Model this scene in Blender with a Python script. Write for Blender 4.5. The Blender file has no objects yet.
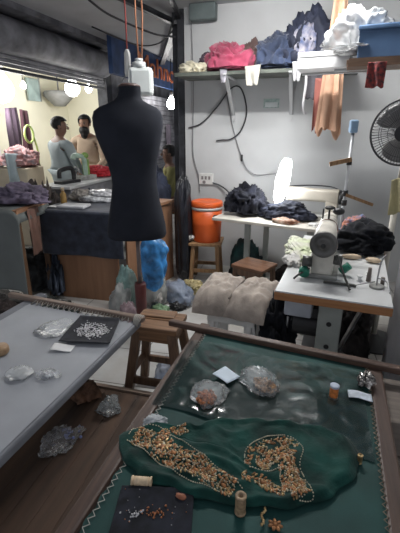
import bpy, bmesh, math, random
from mathutils import Vector, Matrix, noise, Euler

C = bpy.context.scene.collection
SC = bpy.context.scene
PI = math.pi
R = math.radians

# ------------------------------------------------------------------ camera
cam = bpy.data.cameras.new('camera')
cam.sensor_fit = 'VERTICAL'
cam.sensor_height = 36.0
cam.lens = 36.0 * 385.0 / 533.0
cam.clip_start = 0.02
camo = bpy.data.objects.new('camera', cam)
C.objects.link(camo)
camo.location = (0, 0, 1.5)
camo.rotation_euler = (R(90 - 19.39), 0, R(16.5))
SC.camera = camo

# ------------------------------------------------------------------ world, exposure
w = bpy.data.worlds.new('world')
SC.world = w
w.use_nodes = True
bg = w.node_tree.nodes['Background']
bg.inputs['Color'].default_value = (0.68, 0.71, 0.78, 1)
bg.inputs['Strength'].default_value = 0.52
SC.view_settings.view_transform = 'Standard'
SC.view_settings.look = 'None'
SC.view_settings.exposure = 0.15
SC.view_settings.gamma = 1.0
SC.view_settings.use_curve_mapping = False

BULB_LEFT = 23.0      # lamps hanging at the shop front
TUBE = 10.0           # curled tube lamp on the back table
CEIL_LAMP = 24.0      # ceiling lamps above the frame


def add_point(name, loc, energy, radius, color=(1, 1, 1), parent=None):
    l = bpy.data.lights.new(name, 'POINT')
    l.energy = energy
    l.shadow_soft_size = radius
    l.color = color
    o = bpy.data.objects.new(name, l)
    C.objects.link(o)
    o.location = loc
    if parent:
        o.parent = parent
    return o


# ------------------------------------------------------------------ materials
MATS = {}


def mat(name, col, rough=0.7, metal=0.0, var=0.12, scale=6.0, bump=0.0, bscale=60.0, col2=None,
        emit=0.0, sheen=0.0, spec=0.5):
    if name in MATS:
        return MATS[name]
    m = bpy.data.materials.new(name)
    m.use_nodes = True
    nt = m.node_tree
    n = nt.nodes
    b = n['Principled BSDF']
    b.inputs['Roughness'].default_value = rough
    b.inputs['Metallic'].default_value = metal
    b.inputs['Specular IOR Level'].default_value = spec
    if sheen:
        b.inputs['Sheen Weight'].default_value = sheen
    tc = n.new('ShaderNodeTexCoord')
    nz = n.new('ShaderNodeTexNoise')
    nz.inputs['Scale'].default_value = scale
    nz.inputs['Detail'].default_value = 5.0
    nt.links.new(tc.outputs['Object'], nz.inputs['Vector'])
    rp = n.new('ShaderNodeValToRGB')
    c2 = col2 if col2 else tuple(max(0, c * (1 - 2 * var)) for c in col)
    c1 = col if col2 else tuple(min(1, c * (1 + var)) for c in col)
    rp.color_ramp.elements[0].position = 0.35
    rp.color_ramp.elements[0].color = (*c2, 1)
    rp.color_ramp.elements[1].position = 0.65
    rp.color_ramp.elements[1].color = (*c1, 1)
    nt.links.new(nz.outputs['Fac'], rp.inputs['Fac'])
    nt.links.new(rp.outputs['Color'], b.inputs['Base Color'])
    if emit:
        b.inputs['Emission Color'].default_value = (*col, 1)
        b.inputs['Emission Strength'].default_value = emit
    if bump:
        nb = n.new('ShaderNodeTexNoise')
        nb.inputs['Scale'].default_value = bscale
        nb.inputs['Detail'].default_value = 3.0
        nt.links.new(tc.outputs['Object'], nb.inputs['Vector'])
        bp = n.new('ShaderNodeBump')
        bp.inputs['Strength'].default_value = bump
        bp.inputs['Distance'].default_value = 0.01
        nt.links.new(nb.outputs['Fac'], bp.inputs['Height'])
        nt.links.new(bp.outputs['Normal'], b.inputs['Normal'])
    MATS[name] = m
    return m


def emat(name, col, strength):
    if name in MATS:
        return MATS[name]
    m = bpy.data.materials.new(name)
    m.use_nodes = True
    nt = m.node_tree
    nt.nodes.clear()
    e = nt.nodes.new('ShaderNodeEmission')
    e.inputs['Color'].default_value = (*col, 1)
    e.inputs['Strength'].default_value = strength
    o = nt.nodes.new('ShaderNodeOutputMaterial')
    nt.links.new(e.outputs[0], o.inputs['Surface'])
    MATS[name] = m
    return m


def woodmat(name, c1, c2, rough=0.5, axis='X', scale=7.0, stretch=10.0):
    if name in MATS:
        return MATS[name]
    m = bpy.data.materials.new(name)
    m.use_nodes = True
    nt = m.node_tree
    n = nt.nodes
    b = n['Principled BSDF']
    b.inputs['Roughness'].default_value = rough
    tc = n.new('ShaderNodeTexCoord')
    mp = n.new('ShaderNodeMapping')
    s = [scale * stretch] * 3
    s['XYZ'.index(axis)] = scale * 0.5
    mp.inputs['Scale'].default_value = s
    nt.links.new(tc.outputs['Object'], mp.inputs['Vector'])
    nz = n.new('ShaderNodeTexNoise')
    nz.inputs['Scale'].default_value = 1.0
    nz.inputs['Detail'].default_value = 6.0
    nt.links.new(mp.outputs['Vector'], nz.inputs['Vector'])
    rp = n.new('ShaderNodeValToRGB')
    rp.color_ramp.elements[0].position = 0.3
    rp.color_ramp.elements[0].color = (*c2, 1)
    rp.color_ramp.elements[1].position = 0.7
    rp.color_ramp.elements[1].color = (*c1, 1)
    nt.links.new(nz.outputs['Fac'], rp.inputs['Fac'])
    nt.links.new(rp.outputs['Color'], b.inputs['Base Color'])
    bp = n.new('ShaderNodeBump')
    bp.inputs['Strength'].default_value = 0.25
    bp.inputs['Distance'].default_value = 0.004
    nt.links.new(nz.outputs['Fac'], bp.inputs['Height'])
    nt.links.new(bp.outputs['Normal'], b.inputs['Normal'])
    MATS[name] = m
    return m


def plastic_film(name, tint=(0.9, 0.95, 1.0), opacity=0.25, rough=0.15, bump=0.5, bscale=25, ior=1.16):
    """clear crinkled polythene: mostly see-through with a milky part and gloss"""
    if name in MATS:
        return MATS[name]
    m = bpy.data.materials.new(name)
    m.use_nodes = True
    nt = m.node_tree
    n = nt.nodes
    n.clear()
    tc = n.new('ShaderNodeTexCoord')
    nz = n.new('ShaderNodeTexNoise')
    nz.inputs['Scale'].default_value = bscale
    nz.inputs['Detail'].default_value = 3
    nt.links.new(tc.outputs['Object'], nz.inputs['Vector'])
    bp = n.new('ShaderNodeBump')
    bp.inputs['Strength'].default_value = bump
    bp.inputs['Distance'].default_value = 0.02
    nt.links.new(nz.outputs['Fac'], bp.inputs['Height'])
    tr = n.new('ShaderNodeBsdfTransparent')
    pr = n.new('ShaderNodeBsdfPrincipled')
    pr.inputs['Specular IOR Level'].default_value = 0.2
    pr.inputs['Base Color'].default_value = (*tint, 1)
    pr.inputs['Roughness'].default_value = rough
    gl = n.new('ShaderNodeBsdfGlossy')
    gl.inputs['Roughness'].default_value = rough
    fr = n.new('ShaderNodeFresnel')
    fr.inputs['IOR'].default_value = ior
    nt.links.new(bp.outputs['Normal'], pr.inputs['Normal'])
    nt.links.new(bp.outputs['Normal'], gl.inputs['Normal'])
    nt.links.new(bp.outputs['Normal'], fr.inputs['Normal'])
    m1 = n.new('ShaderNodeMixShader')
    m1.inputs[0].default_value = opacity
    nt.links.new(tr.outputs[0], m1.inputs[1])
    nt.links.new(pr.outputs[0], m1.inputs[2])
    m2 = n.new('ShaderNodeMixShader')
    nt.links.new(fr.outputs[0], m2.inputs[0])
    nt.links.new(m1.outputs[0], m2.inputs[1])
    nt.links.new(gl.outputs[0], m2.inputs[2])
    o = n.new('ShaderNodeOutputMaterial')
    nt.links.new(m2.outputs[0], o.inputs['Surface'])
    MATS[name] = m
    return m


# ------------------------------------------------------------------ mesh collector
class MB:
    def __init__(s):
        s.v = []
        s.f = []
        s.s = []

    def add(s, vs, fs, smooth=True, M=None):
        o = len(s.v)
        for p in vs:
            p = Vector(p)
            s.v.append(M @ p if M else p)
        for f in fs:
            s.f.append([i + o for i in f])
            s.s.append(smooth)
        return s

    def box(s, c, d, rot=None, M=None):
        hx, hy, hz = d[0] / 2, d[1] / 2, d[2] / 2
        vs = [(x, y, z) for x in (-hx, hx) for y in (-hy, hy) for z in (-hz, hz)]
        fs = [(0, 1, 3, 2), (4, 6, 7, 5), (0, 4, 5, 1), (2, 3, 7, 6), (0, 2, 6, 4), (1, 5, 7, 3)]
        m = Matrix.Translation(Vector(c))
        if rot:
            m = m @ Euler(rot).to_matrix().to_4x4()
        if M:
            m = M @ m
        return s.add(vs, fs, False, m)

    def bar(s, p0, p1, wd, ht, up=(0, 0, 1)):
        """rectangular bar from p0 to p1"""
        p0, p1 = Vector(p0), Vector(p1)
        d = (p1 - p0)
        L = d.length
        d.normalize()
        u = Vector(up)
        sd = d.cross(u)
        if sd.length < 1e-4:
            sd = d.cross(Vector((1, 0, 0)))
        sd.normalize()
        u = sd.cross(d)
        vs = []
        for t in (0, L):
            for a, b in ((-1, -1), (1, -1), (1, 1), (-1, 1)):
                vs.append(p0 + d * t + sd * a * wd / 2 + u * b * ht / 2)
        fs = [(3, 2, 1, 0), (4, 5, 6, 7), (0, 1, 5, 4), (1, 2, 6, 5), (2, 3, 7, 6), (3, 0, 4, 7)]
        return s.add(vs, fs, False)

    def tube(s, pts, r, n=8, cap=True, r_list=None):
        pts = [Vector(p) for p in pts]
        k = len(pts)
        vs = []
        prev = None
        for i, p in enumerate(pts):
            t = (pts[min(i + 1, k - 1)] - pts[max(i - 1, 0)]).normalized()
            if prev is None:
                a = t.orthogonal().normalized()
            else:
                a = prev - t * prev.dot(t)
                a = a.normalized() if a.length > 1e-6 else t.orthogonal().normalized()
            prev = a
            b = t.cross(a)
            rr = r_list[i] if r_list else r
            for j in range(n):
                an = 2 * PI * j / n
                vs.append(p + a * math.cos(an) * rr + b * math.sin(an) * rr)
        fs = []
        for i in range(k - 1):
            for j in range(n):
                fs.append((i * n + j, i * n + (j + 1) % n, (i + 1) * n + (j + 1) % n, (i + 1) * n + j))
        s.add(vs, fs, True)
        if cap:
            o = len(s.v) - len(vs)
            s.f.append([o + j for j in range(n)][::-1])
            s.s.append(False)
            s.f.append([o + (k - 1) * n + j for j in range(n)])
            s.s.append(False)
        return s

    def cyl(s, p0, p1, r0, r1=None, n=20):
        return s.tube([p0, p1], r0, n, True, [r0, r0 if r1 is None else r1])

    def lathe(s, prof, c=(0, 0, 0), n=28, sx=1.0, sy=1.0, M=None):
        vs = []
        for r, z in prof:
            for j in range(n):
                a = 2 * PI * j / n
                vs.append((c[0] + r * math.cos(a) * sx, c[1] + r * math.sin(a) * sy, c[2] + z))
        fs = []
        k = len(prof)
        for i in range(k - 1):
            for j in range(n):
                fs.append((i * n + j, i * n + (j + 1) % n, (i + 1) * n + (j + 1) % n, (i + 1) * n + j))
        s.add(vs, fs, True, M)
        o = len(s.v) - len(vs)
        if prof[0][0] > 1e-4:
            s.f.append([o + j for j in range(n)][::-1])
            s.s.append(False)
        if prof[-1][0] > 1e-4:
            s.f.append([o + (k - 1) * n + j for j in range(n)])
            s.s.append(False)
        return s

    def ell(s, c, r, n=12, m=8, M=None):
        if isinstance(r, (int, float)):
            r = (r, r, r)
        prof = []
        vs = []
        for i in range(m + 1):
            th = -PI / 2 + PI * i / m
            for j in range(n):
                a = 2 * PI * j / n
                vs.append((r[0] * math.cos(th) * math.cos(a), r[1] * math.cos(th) * math.sin(a), r[2] * math.sin(th)))
        fs = []
        for i in range(m):
            for j in range(n):
                fs.append((i * n + j, i * n + (j + 1) % n, (i + 1) * n + (j + 1) % n, (i + 1) * n + j))
        mm = Matrix.Translation(Vector(c))
        if M:
            mm = mm @ M
        return s.add(vs, fs, True, mm)

    def torus(s, c, R0, r, M=None, n=40, m=8):
        vs = []
        for i in range(n):
            a = 2 * PI * i / n
            for j in range(m):
                b = 2 * PI * j / m
                vs.append(((R0 + r * math.cos(b)) * math.cos(a), (R0 + r * math.cos(b)) * math.sin(a), r * math.sin(b)))
        fs = [(i * m + j, ((i + 1) % n) * m + j, ((i + 1) % n) * m + (j + 1) % m, i * m + (j + 1) % m)
              for i in range(n) for j in range(m)]
        mm = Matrix.Translation(Vector(c))
        if M:
            mm = mm @ M
        return s.add(vs, fs, True, mm)

    def prism(s, poly, z0, z1, M=None):
        n = len(poly)
        vs = [(x, y, z0) for x, y in poly] + [(x, y, z1) for x, y in poly]
        fs = [list(range(n))[::-1], list(range(n, 2 * n))]
        fs += [(i, (i + 1) % n, n + (i + 1) % n, n + i) for i in range(n)]
        return s.add(vs, fs, False, M)

    def grid(s, fn, nu, nv, smooth=True, M=None):
        vs = [fn(i / nu, j / nv) for j in range(nv + 1) for i in range(nu + 1)]
        fs = [(j * (nu + 1) + i, j * (nu + 1) + i + 1, (j + 1) * (nu + 1) + i + 1, (j + 1) * (nu + 1) + i)
              for j in range(nv) for i in range(nu)]
        return s.add(vs, fs, smooth, M)

    def heap(s, c, d, seed, amp=0.22, freq=2.2, fold=0.5, rotz=0.0, sub=5, flat=0.15, power=0.75):
        """a crumpled pile of cloth of size d resting with its base at c"""
        bm = bmesh.new()
        bmesh.ops.create_icosphere(bm, subdivisions=sub, radius=1.0)
        off = Vector((seed * 7.31, seed * 3.17, seed * 1.93))
        vs = []
        for v in bm.verts:
            p = v.co.copy()
            q = p * freq + off
            w1 = noise.noise(q * 0.6)
            q2 = q + Vector((w1, noise.noise(q * 0.6 + Vector((5, 1, 2))), 0)) * 1.3
            ridg = 1 - abs(noise.noise(Vector((q2.x, q2.y * 1.6, q2.z)))) * 2.2
            ridg2 = 1 - abs(noise.noise(q2 * 2.1)) * 2.0
            k = 1 + amp * (w1 * 1.2 + fold * (ridg - 0.5) + fold * 0.5 * (ridg2 - 0.5))
            p = p * k
            z = p.z
            if z < 0:
                z *= flat
            else:
                z = z ** power if z < 1 else z
            p = Vector((p.x * d[0] / 2, p.y * d[1] / 2, z * d[2]))
            p.z += flat * d[2] * 1.05
            vs.append(p)
        zmin = min(p.z for p in vs)
        for p in vs:
            p.z -= zmin
        fs = [[v.index for v in f.verts] for f in bm.faces]
        bm.free()
        M = Matrix.Translation(Vector(c)) @ Matrix.Rotation(rotz, 4, 'Z')
        return s.add(vs, fs, True, M)


def finish(o, bevel=0, solid=0, sub=0):
    if solid:
        md = o.modifiers.new('solid', 'SOLIDIFY')
        md.thickness = solid
        md.offset = 0
    if bevel:
        md = o.modifiers.new('bevel', 'BEVEL')
        md.width = bevel
        md.segments = 2
        md.limit_method = 'ANGLE'
        md.angle_limit = R(50)
    if sub:
        md = o.modifiers.new('sub', 'SUBSURF')
        md.levels = sub
        md.render_levels = sub


def obj(name, mb, m, parent=None, bevel=0, solid=0, sub=0, label=None, world=False, stuff=False):
    """link one mesh object; with world=True the collector holds world coordinates of an unrotated parent"""
    me = bpy.data.meshes.new(name)
    me.from_pydata([tuple(p) for p in mb.v], [], mb.f)
    me.polygons.foreach_set('use_smooth', mb.s)
    mats = m if isinstance(m, (list, tuple)) else [m]
    for x in mats:
        me.materials.append(x)
    me.update()
    bm = bmesh.new()
    bm.from_mesh(me)
    bmesh.ops.recalc_face_normals(bm, faces=bm.faces[:])
    bm.to_mesh(me)
    bm.free()
    o = bpy.data.objects.new(name, me)
    C.objects.link(o)
    if parent:
        o.parent = parent
    finish(o, bevel, solid, sub)
    if label:
        o['label'] = label
    if stuff:
        o['kind'] = 'stuff'
    return o


def thing(name, label, cat, loc=(0, 0, 0), rotz=0.0, group=None):
    o = bpy.data.objects.new(name, None)
    o.empty_display_size = 0.05
    C.objects.link(o)
    o.location = loc
    o.rotation_euler = (0, 0, rotz)
    o['label'] = label
    o['category'] = cat
    if group:
        o['group'] = group
    return o


def single(name, mb, m, label, cat, loc=(0, 0, 0), rotz=0.0, group=None, **k):
    o = obj(name, mb, m, None, **k)
    o.location = loc
    o.rotation_euler = (0, 0, rotz)
    o['label'] = label
    o['category'] = cat
    if group:
        o['group'] = group
    return o


def struct(name, mb, m, **k):
    o = obj(name, mb, m, None, **k)
    o['kind'] = 'structure'
    return o


def dup(root, loc, rotz=0.0, label=None, group=None):
    r = root.copy()
    C.objects.link(r)
    r.location = loc
    r.rotation_euler = (0, 0, rotz)
    if label:
        r['label'] = label
    if group:
        r['group'] = group
    for ch in list(root.children):
        c = ch.copy()
        C.objects.link(c)
        c.parent = r
        for g in list(ch.children):
            d = g.copy()
            C.objects.link(d)
            d.parent = c
    return r


def hang(name, p0, p1, drop, folds, amp, m, label=None, cat=None, taper=1.0, seed=0, nu=40, nv=24, wave=0.03,
         parent=None, depth=(0, -1, 0), thick=0.004):
    """cloth hanging from the line p0-p1"""
    p0, p1 = Vector(p0), Vector(p1)
    dv = Vector(depth)
    mid = (p0 + p1) / 2

    def fn(u, v):
        p = p0.lerp(p1, u)
        p = mid + (p - mid) * (1 + (taper - 1) * v)
        a = amp * (0.35 + 0.65 * v)
        f = math.sin(u * folds * 2 * PI + seed + 0.6 * noise.noise(Vector((u * 2, v * 1.5, seed))) * 3)
        p = p + dv * (a * f)
        p.z -= v * drop * (1 + wave * noise.noise(Vector((u * 4 + seed, seed * 2, 0.3))) * 4)
        return p
    mb = MB()
    mb.grid(fn, nu, nv)
    if parent:
        return obj(name, mb, m, parent, solid=thick)
    return single(name, mb, m, label, cat, solid=thick)


def spline(pts, n=10):
    """Catmull-Rom points"""
    pts = [Vector(p) for p in pts]
    out = []
    P = [pts[0]] + pts + [pts[-1]]
    for i in range(1, len(P) - 2):
        a, b, c, d = P[i - 1], P[i], P[i + 1], P[i + 2]
        for j in range(n):
            t = j / n
            out.append(0.5 * ((2 * b) + (c - a) * t + (2 * a - 5 * b + 4 * c - d) * t * t + (3 * b - a - 3 * c + d) * t ** 3))
    out.append(pts[-1])
    return out


def cable(name, pts, r, m, label, cat='cable'):
    mb = MB()
    mb.tube(spline(pts, 8), r, 6)
    return single(name, mb, m, label, cat)


def bag(name, c, d, seed, m, label, rotz=0.0, cat='plastic bag', fill=None, fillmat=None, fill_label=None, amp=0.25,
        flat=0.1, group=None):
    """crumpled clear bag with optional filling"""
    root = thing(name, label, cat, c, rotz, group)
    mb = MB()
    mb.heap((0, 0, 0), d, seed, amp=amp, freq=2.6, fold=0.7, sub=4, flat=flat)
    obj('film', mb, m, root)
    if fill:
        rng = random.Random(seed)
        fb = MB()
        for i in range(fill[0]):
            a, q = rng.random() * 2 * PI, math.sqrt(rng.random())
            fb.ell((fill[1] + q * math.cos(a) * d[0] * 0.27, fill[2] + q * math.sin(a) * d[1] * 0.27,
                    0.004 + rng.random() * d[2] * 0.45), fill[3] * (0.7 + 0.6 * rng.random()), 6, 4)
        obj('beads', fb, fillmat, root, label=fill_label, stuff=True)
    return root


def pile(c, d, seed, m, label, rz=0.0, amp=0.3, freq=2.4, cat='cloth', name='cloth_pile', power=0.7):
    mb = MB()
    mb.heap((0, 0, 0), d, seed, amp=amp, freq=freq, fold=0.95, sub=5, power=power)
    return single(name, mb, m, label, cat, c, rz)


# base materials
M_wall = mat('wall_paint', (0.56, 0.57, 0.575), 0.8, var=0.05, scale=1.6, bump=0.08, bscale=30)
M_ceil = mat('ceiling_paint', (0.52, 0.53, 0.55), 0.85, var=0.08, scale=1.2)
M_cream = mat('cream_paint', (0.78, 0.75, 0.60), 0.8, var=0.05, scale=1.0)
M_darkmetal = mat('dark_metal', (0.05, 0.052, 0.06), 0.5, 0.3, var=0.25, scale=8)
M_shutter = mat('shutter_steel', (0.19, 0.19, 0.21), 0.75, 0.0, var=0.25, scale=5)
M_steel = mat('bare_steel', (0.45, 0.45, 0.46), 0.35, 0.9, var=0.15, scale=10)
M_lightwood = woodmat('worn_pine', (0.40, 0.24, 0.12), (0.22, 0.12, 0.055), 0.55, 'Z')
M_stoolwood = woodmat('stool_wood', (0.27, 0.145, 0.072), (0.12, 0.06, 0.03), 0.45, 'X')
M_stoolleg = woodmat('stool_leg_wood', (0.19, 0.105, 0.06), (0.08, 0.045, 0.026), 0.5, 'Z')
M_bar = woodmat('dark_bar_wood', (0.11, 0.065, 0.047), (0.05, 0.028, 0.022), 0.45, 'Y')
M_barx = woodmat('dark_bar_wood_cross', (0.12, 0.07, 0.05), (0.052, 0.03, 0.023), 0.45, 'X')
M_ply = woodmat('plywood', (0.36, 0.19, 0.105), (0.24, 0.12, 0.065), 0.6, 'Z', 3.0, 5.0)
M_plat = woodmat('platform_boards', (0.12, 0.068, 0.042), (0.04, 0.025, 0.018), 0.75, 'Y', 3.0, 5.0)
M_navy = mat('navy_cloth', (0.035, 0.042, 0.065), 0.85, var=0.2, scale=14, sheen=0.2)
M_black = mat('black_cloth', (0.009, 0.010, 0.014), 0.9, var=0.25, scale=20, sheen=0.03, spec=0.25)
M_whiteplastic = mat('white_plastic', (0.72, 0.72, 0.70), 0.4, var=0.05)
M_blackplastic = mat('black_plastic', (0.02, 0.02, 0.022), 0.45, var=0.2)
M_white = mat('white_paper', (0.78, 0.78, 0.78), 0.6, var=0.04)
M_film = plastic_film('clear_film', (0.8, 0.85, 0.88), 0.14, 0.3, 0.25, 25, 1.09)
M_filmdense = plastic_film('milky_film', (0.80, 0.83, 0.85), 0.4, 0.25, 0.3)
M_cablem = mat('cable_black', (0.03, 0.03, 0.035), 0.5)
M_cablegrey = mat('cable_grey', (0.22, 0.22, 0.23), 0.5)

# ------------------------------------------------------------------ setting
def tile_material():
    m = bpy.data.materials.new('floor_tiles')
    m.use_nodes = True
    nt = m.node_tree
    n = nt.nodes
    b = n['Principled BSDF']
    b.inputs['Roughness'].default_value = 0.3
    tc = n.new('ShaderNodeTexCoord')
    br = n.new('ShaderNodeTexBrick')
    br.offset = 0.0
    br.inputs['Scale'].default_value = 1.0
    br.inputs['Brick Width'].default_value = 0.40
    br.inputs['Row Height'].default_value = 0.40
    br.inputs['Mortar Size'].default_value = 0.004
    br.inputs['Mortar Smooth'].default_value = 0.1
    br.inputs['Color1'].default_value = (0.60, 0.60, 0.58, 1)
    br.inputs['Color2'].default_value = (0.56, 0.56, 0.55, 1)
    br.inputs['Mortar'].default_value = (0.16, 0.15, 0.14, 1)
    mp = n.new('ShaderNodeMapping')
    mp.inputs['Rotation'].default_value = (0, 0, R(-4))
    mp.inputs['Location'].default_value = (0.1, 0.12, 0)
    nt.links.new(tc.outputs['Object'], mp.inputs['Vector'])
    nt.links.new(mp.outputs['Vector'], br.inputs['Vector'])
    nz = n.new('ShaderNodeTexNoise')
    nz.inputs['Scale'].default_value = 2.5
    nz.inputs['Detail'].default_value = 8
    nt.links.new(tc.outputs['Object'], nz.inputs['Vector'])
    rp = n.new('ShaderNodeValToRGB')
    rp.color_ramp.elements[0].position = 0.3
    rp.color_ramp.elements[0].color = (0.62, 0.58, 0.54, 1)
    rp.color_ramp.elements[1].position = 0.6
    rp.color_ramp.elements[1].color = (1, 1, 1, 1)
    nt.links.new(nz.outputs['Fac'], rp.inputs['Fac'])
    mx = n.new('ShaderNodeMixRGB')
    mx.blend_type = 'MULTIPLY'
    mx.inputs['Fac'].default_value = 1.0
    nt.links.new(br.outputs['Color'], mx.inputs['Color1'])
    nt.links.new(rp.outputs['Color'], mx.inputs['Color2'])
    nt.links.new(mx.outputs['Color'], b.inputs['Base Color'])
    return m


CEIL = 2.65
struct('floor', MB().box((-2, 4.5, -0.05), (9, 11, 0.1)), tile_material())
struct('ceiling', MB().box((-2, 5.2, CEIL + 0.05), (9, 9.6, 0.1)), M_ceil)
struct('wall_back', MB().box((-0.05, 4.28, CEIL / 2), (2.72, 0.16, CEIL)), M_wall)
struct('wall_right', MB().box((1.30, 2.6, CEIL / 2), (0.1, 4.2, CEIL)), M_wall)
struct('wall_far', MB().box((-3.5, 9.7, CEIL / 2), (5.0, 0.1, CEIL)), mat('far_wall', (0.16, 0.16, 0.18), 0.8))
# dark post at the end of the back wall
struct('trim_1', MB().box((-1.455, 4.30, CEIL / 2), (0.085, 0.12, CEIL)).box((-1.56, 4.36, CEIL / 2), (0.05, 0.06, CEIL)), M_darkmetal)
# opposite shop
struct('wall_left', MB().box((-5.0, 6.0, CEIL / 2), (0.1, 9.0, CEIL)), M_cream)
struct('wall_side', MB().box((-4.1, 7.35, CEIL / 2), (1.8, 0.1, CEIL)), M_cream)
struct('wall_facade', MB().box((-3.2, 7.75, CEIL / 2), (0.12, 3.9, CEIL)), M_shutter)
struct('trim_2', MB().box((-3.2, 5.72, CEIL / 2), (0.16, 0.16, CEIL)), M_darkmetal)
# header box above the opposite shop
struct('trim_3', MB().box((-3.32, 4.1, 2.42), (0.1, 6.0, 0.46)).box((-3.12, 4.1, 2.62), (0.46, 6.0, 0.06)), M_shutter)
# ceiling beams of steel angle
mbm = MB()
mbm.bar((-1.03, 2.10, 2.58), (-1.47, 4.25, 2.58), 0.035, 0.035)
mbm.bar((-1.9, 2.9, 2.60), (-1.62, 4.5, 2.60), 0.05, 0.05)
mbm.bar((-1.5, 4.25, 2.56), (-2.6, 6.6, 2.56), 0.07, 0.07)
struct('trim_4', mbm, M_darkmetal)

# ------------------------------------------------------------------ embroidery frame in front (green)
M_green = mat('green_silk', (0.014, 0.066, 0.060), 0.62, spec=0.25, var=0.18, scale=5, bump=0.05, bscale=300, sheen=0.1)
M_greendeep = mat('green_chiffon', (0.006, 0.052, 0.042), 0.75, spec=0.2, var=0.3, scale=9, bump=0.15, bscale=120, sheen=0.1)
M_thread = mat('lacing_thread', (0.42, 0.40, 0.36), 0.8)
ZB = 0.50          # underside of the bars
ZT = 0.547         # cloth level


def lacing(p0, p1, side, n, z, r=0.0022):
    """zigzag cord between bar and cloth edge"""
    p0, p1, side = Vector(p0), Vector(p1), Vector(side)
    pts = []
    for i in range(n + 1):
        p = p0.lerp(p1, i / n)
        pts.append(p + (side if i % 2 else Vector((0, 0, 0))) + Vector((0, 0, z)))
    return pts


fr = thing('embroidery_frame', 'wooden embroidery frame stretched with dark green cloth, filling the foreground',
           'embroidery frame', (0, 0, ZB))
b = MB()
b.bar((-0.535, 0.20, 0.026), (-0.485, 1.74, 0.026), 0.05, 0.05)
obj('side_bar', b, M_bar, fr, bevel=0.008)
b = MB()
b.bar((0.262, 0.20, 0.026), (0.318, 1.62, 0.026), 0.055, 0.05)
obj('side_bar', b, M_bar, fr, bevel=0.008)
b = MB()
b.bar((-0.66, 1.675, 0.062), (0.50, 1.535, 0.062), 0.036, 0.03)
obj('end_bar', b, M_barx, fr, bevel=0.006)
b = MB()
b.bar((-0.60, 0.27, 0.062), (0.40, 0.23, 0.062), 0.036, 0.03)
obj('end_bar', b, M_barx, fr, bevel=0.006)


def gcloth(u, v):
    xl = -0.52 + 0.05 * v + 0.018
    xr = 0.245 + 0.045 * v
    x = xl + (xr - xl) * u
    y = 0.27 + v * (1.645 - 0.085 * u - 0.27)
    sag = -0.006 * math.sin(u * PI) * math.sin(v * PI)
    # scalloped edge between stitches
    if u == 0:
        x += 0.004 * math.sin(v * 120)
    if u == 1:
        x -= 0.004 * math.sin(v * 120)
    return (x, y, 0.047 + sag + 0.0012 * noise.noise(Vector((x * 9, y * 9, 1))))


obj('stretched_cloth', MB().grid(gcloth, 60, 120), M_green, fr)
b = MB()
b.tube(lacing((-0.492, 0.30, 0), (-0.462, 1.62, 0), (0.014, 0, 0), 110, 0.052), 0.0016, 5)
obj('lacing', b, M_thread, fr)
b = MB()
b.tube(lacing((0.232, 0.30, 0), (0.278, 1.56, 0), (0.013, 0, 0), 110, 0.052), 0.0016, 5)
obj('lacing', b, mat('lacing_dark', (0.22, 0.17, 0.12), 0.8), fr)
b = MB()
b.tube(lacing((-0.44, 1.632, 0.012), (0.26, 1.548, 0.012), (0, 0.03, 0.014), 30, 0.05), 0.002, 5)
obj('lacing', b, M_thread, fr)

K = 1.118


def G(x, y, dz=0.0):
    """a point lying on the green cloth"""
    return (x * K, y * K, ZT + dz)


# clear sheet over the far half
def sheet(u, v):
    x = (-0.45 + 0.675 * u) * K
    y = (0.955 + 0.43 * v - 0.05 * u + 0.012 * math.sin(u * 9)) * K
    h = 0.006 + 0.007 * abs(noise.noise(Vector((x * 6, y * 6, 3.0)))) + 0.005 * abs(noise.noise(Vector((x * 18, y * 13, 8.0))))
    if u < 0.01 or v < 0.01:
        h = 0.004
    return (x, y, ZT + h)


single('plastic_sheet', MB().grid(sheet, 60, 44), plastic_film('sheet_film', (0.5, 0.75, 0.72), 0.04, 0.10, 0.12, 5, 1.6),
       'clear shiny plastic sheet lying over the far half of the green cloth', 'plastic sheet')

# ------------------------------------------------------------------ embroidered garment piece
OUT = [(-0.47, 0.77), (-0.485, 0.80), (-0.43, 0.86), (-0.33, 0.885), (-0.27, 0.90), (-0.18, 0.955), (-0.07, 0.975), (0.02, 1.0), (0.10, 1.0),
       (0.17, 0.975), (0.19, 0.92), (0.175, 0.86), (0.12, 0.78), (0.03, 0.715), (-0.06, 0.69), (-0.16, 0.675), (-0.27, 0.675), (-0.38, 0.69), (-0.44, 0.725)]
GC = Vector((-0.14, 0.83))
_ang = []
for (x, y) in OUT:
    dx, dy = x - GC.x, y - GC.y
    _ang.append((math.atan2(dy, dx), math.hypot(dx, dy)))
_ang.sort()


def gar_r(a):
    n = len(_ang)
    for i in range(n):
        a0, r0 = _ang[i]
        a1, r1 = _ang[(i + 1) % n]
        if i == n - 1:
            a1 += 2 * PI
        aa = a if a >= _ang[0][0] else a + 2 * PI
        if a0 <= aa <= a1:
            t = (aa - a0) / (a1 - a0 + 1e-9)
            t = t * t * (3 - 2 * t)
            return r0 + (r1 - r0) * t
    return _ang[0][1]


def gar_h(x, y):
    """height of the crumpled garment above the stretched cloth"""
    dx, dy = x - GC.x, y - GC.y
    r = math.hypot(dx, dy) / max(0.01, gar_r(math.atan2(dy, dx)))
    q = Vector((x * 7, y * 11, 2.0))
    wv = noise.noise(q * 0.7)
    f = max(0.0, 1 - abs(noise.noise(q + Vector((wv, wv, 0)))) * 2.4)
    f2 = max(0.0, 1 - abs(noise.noise(q * 2.2 + Vector((7, wv, 0)))) * 2.6)
    h = 0.006 + 0.011 * f + 0.004 * f2
    edge = max(0.0, 1 - abs(r - 0.90) * 9)
    h += 0.007 * edge
    if r > 0.93:
        h *= max(0.12, 1 - (r - 0.93) / 0.07)
    return h


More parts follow.
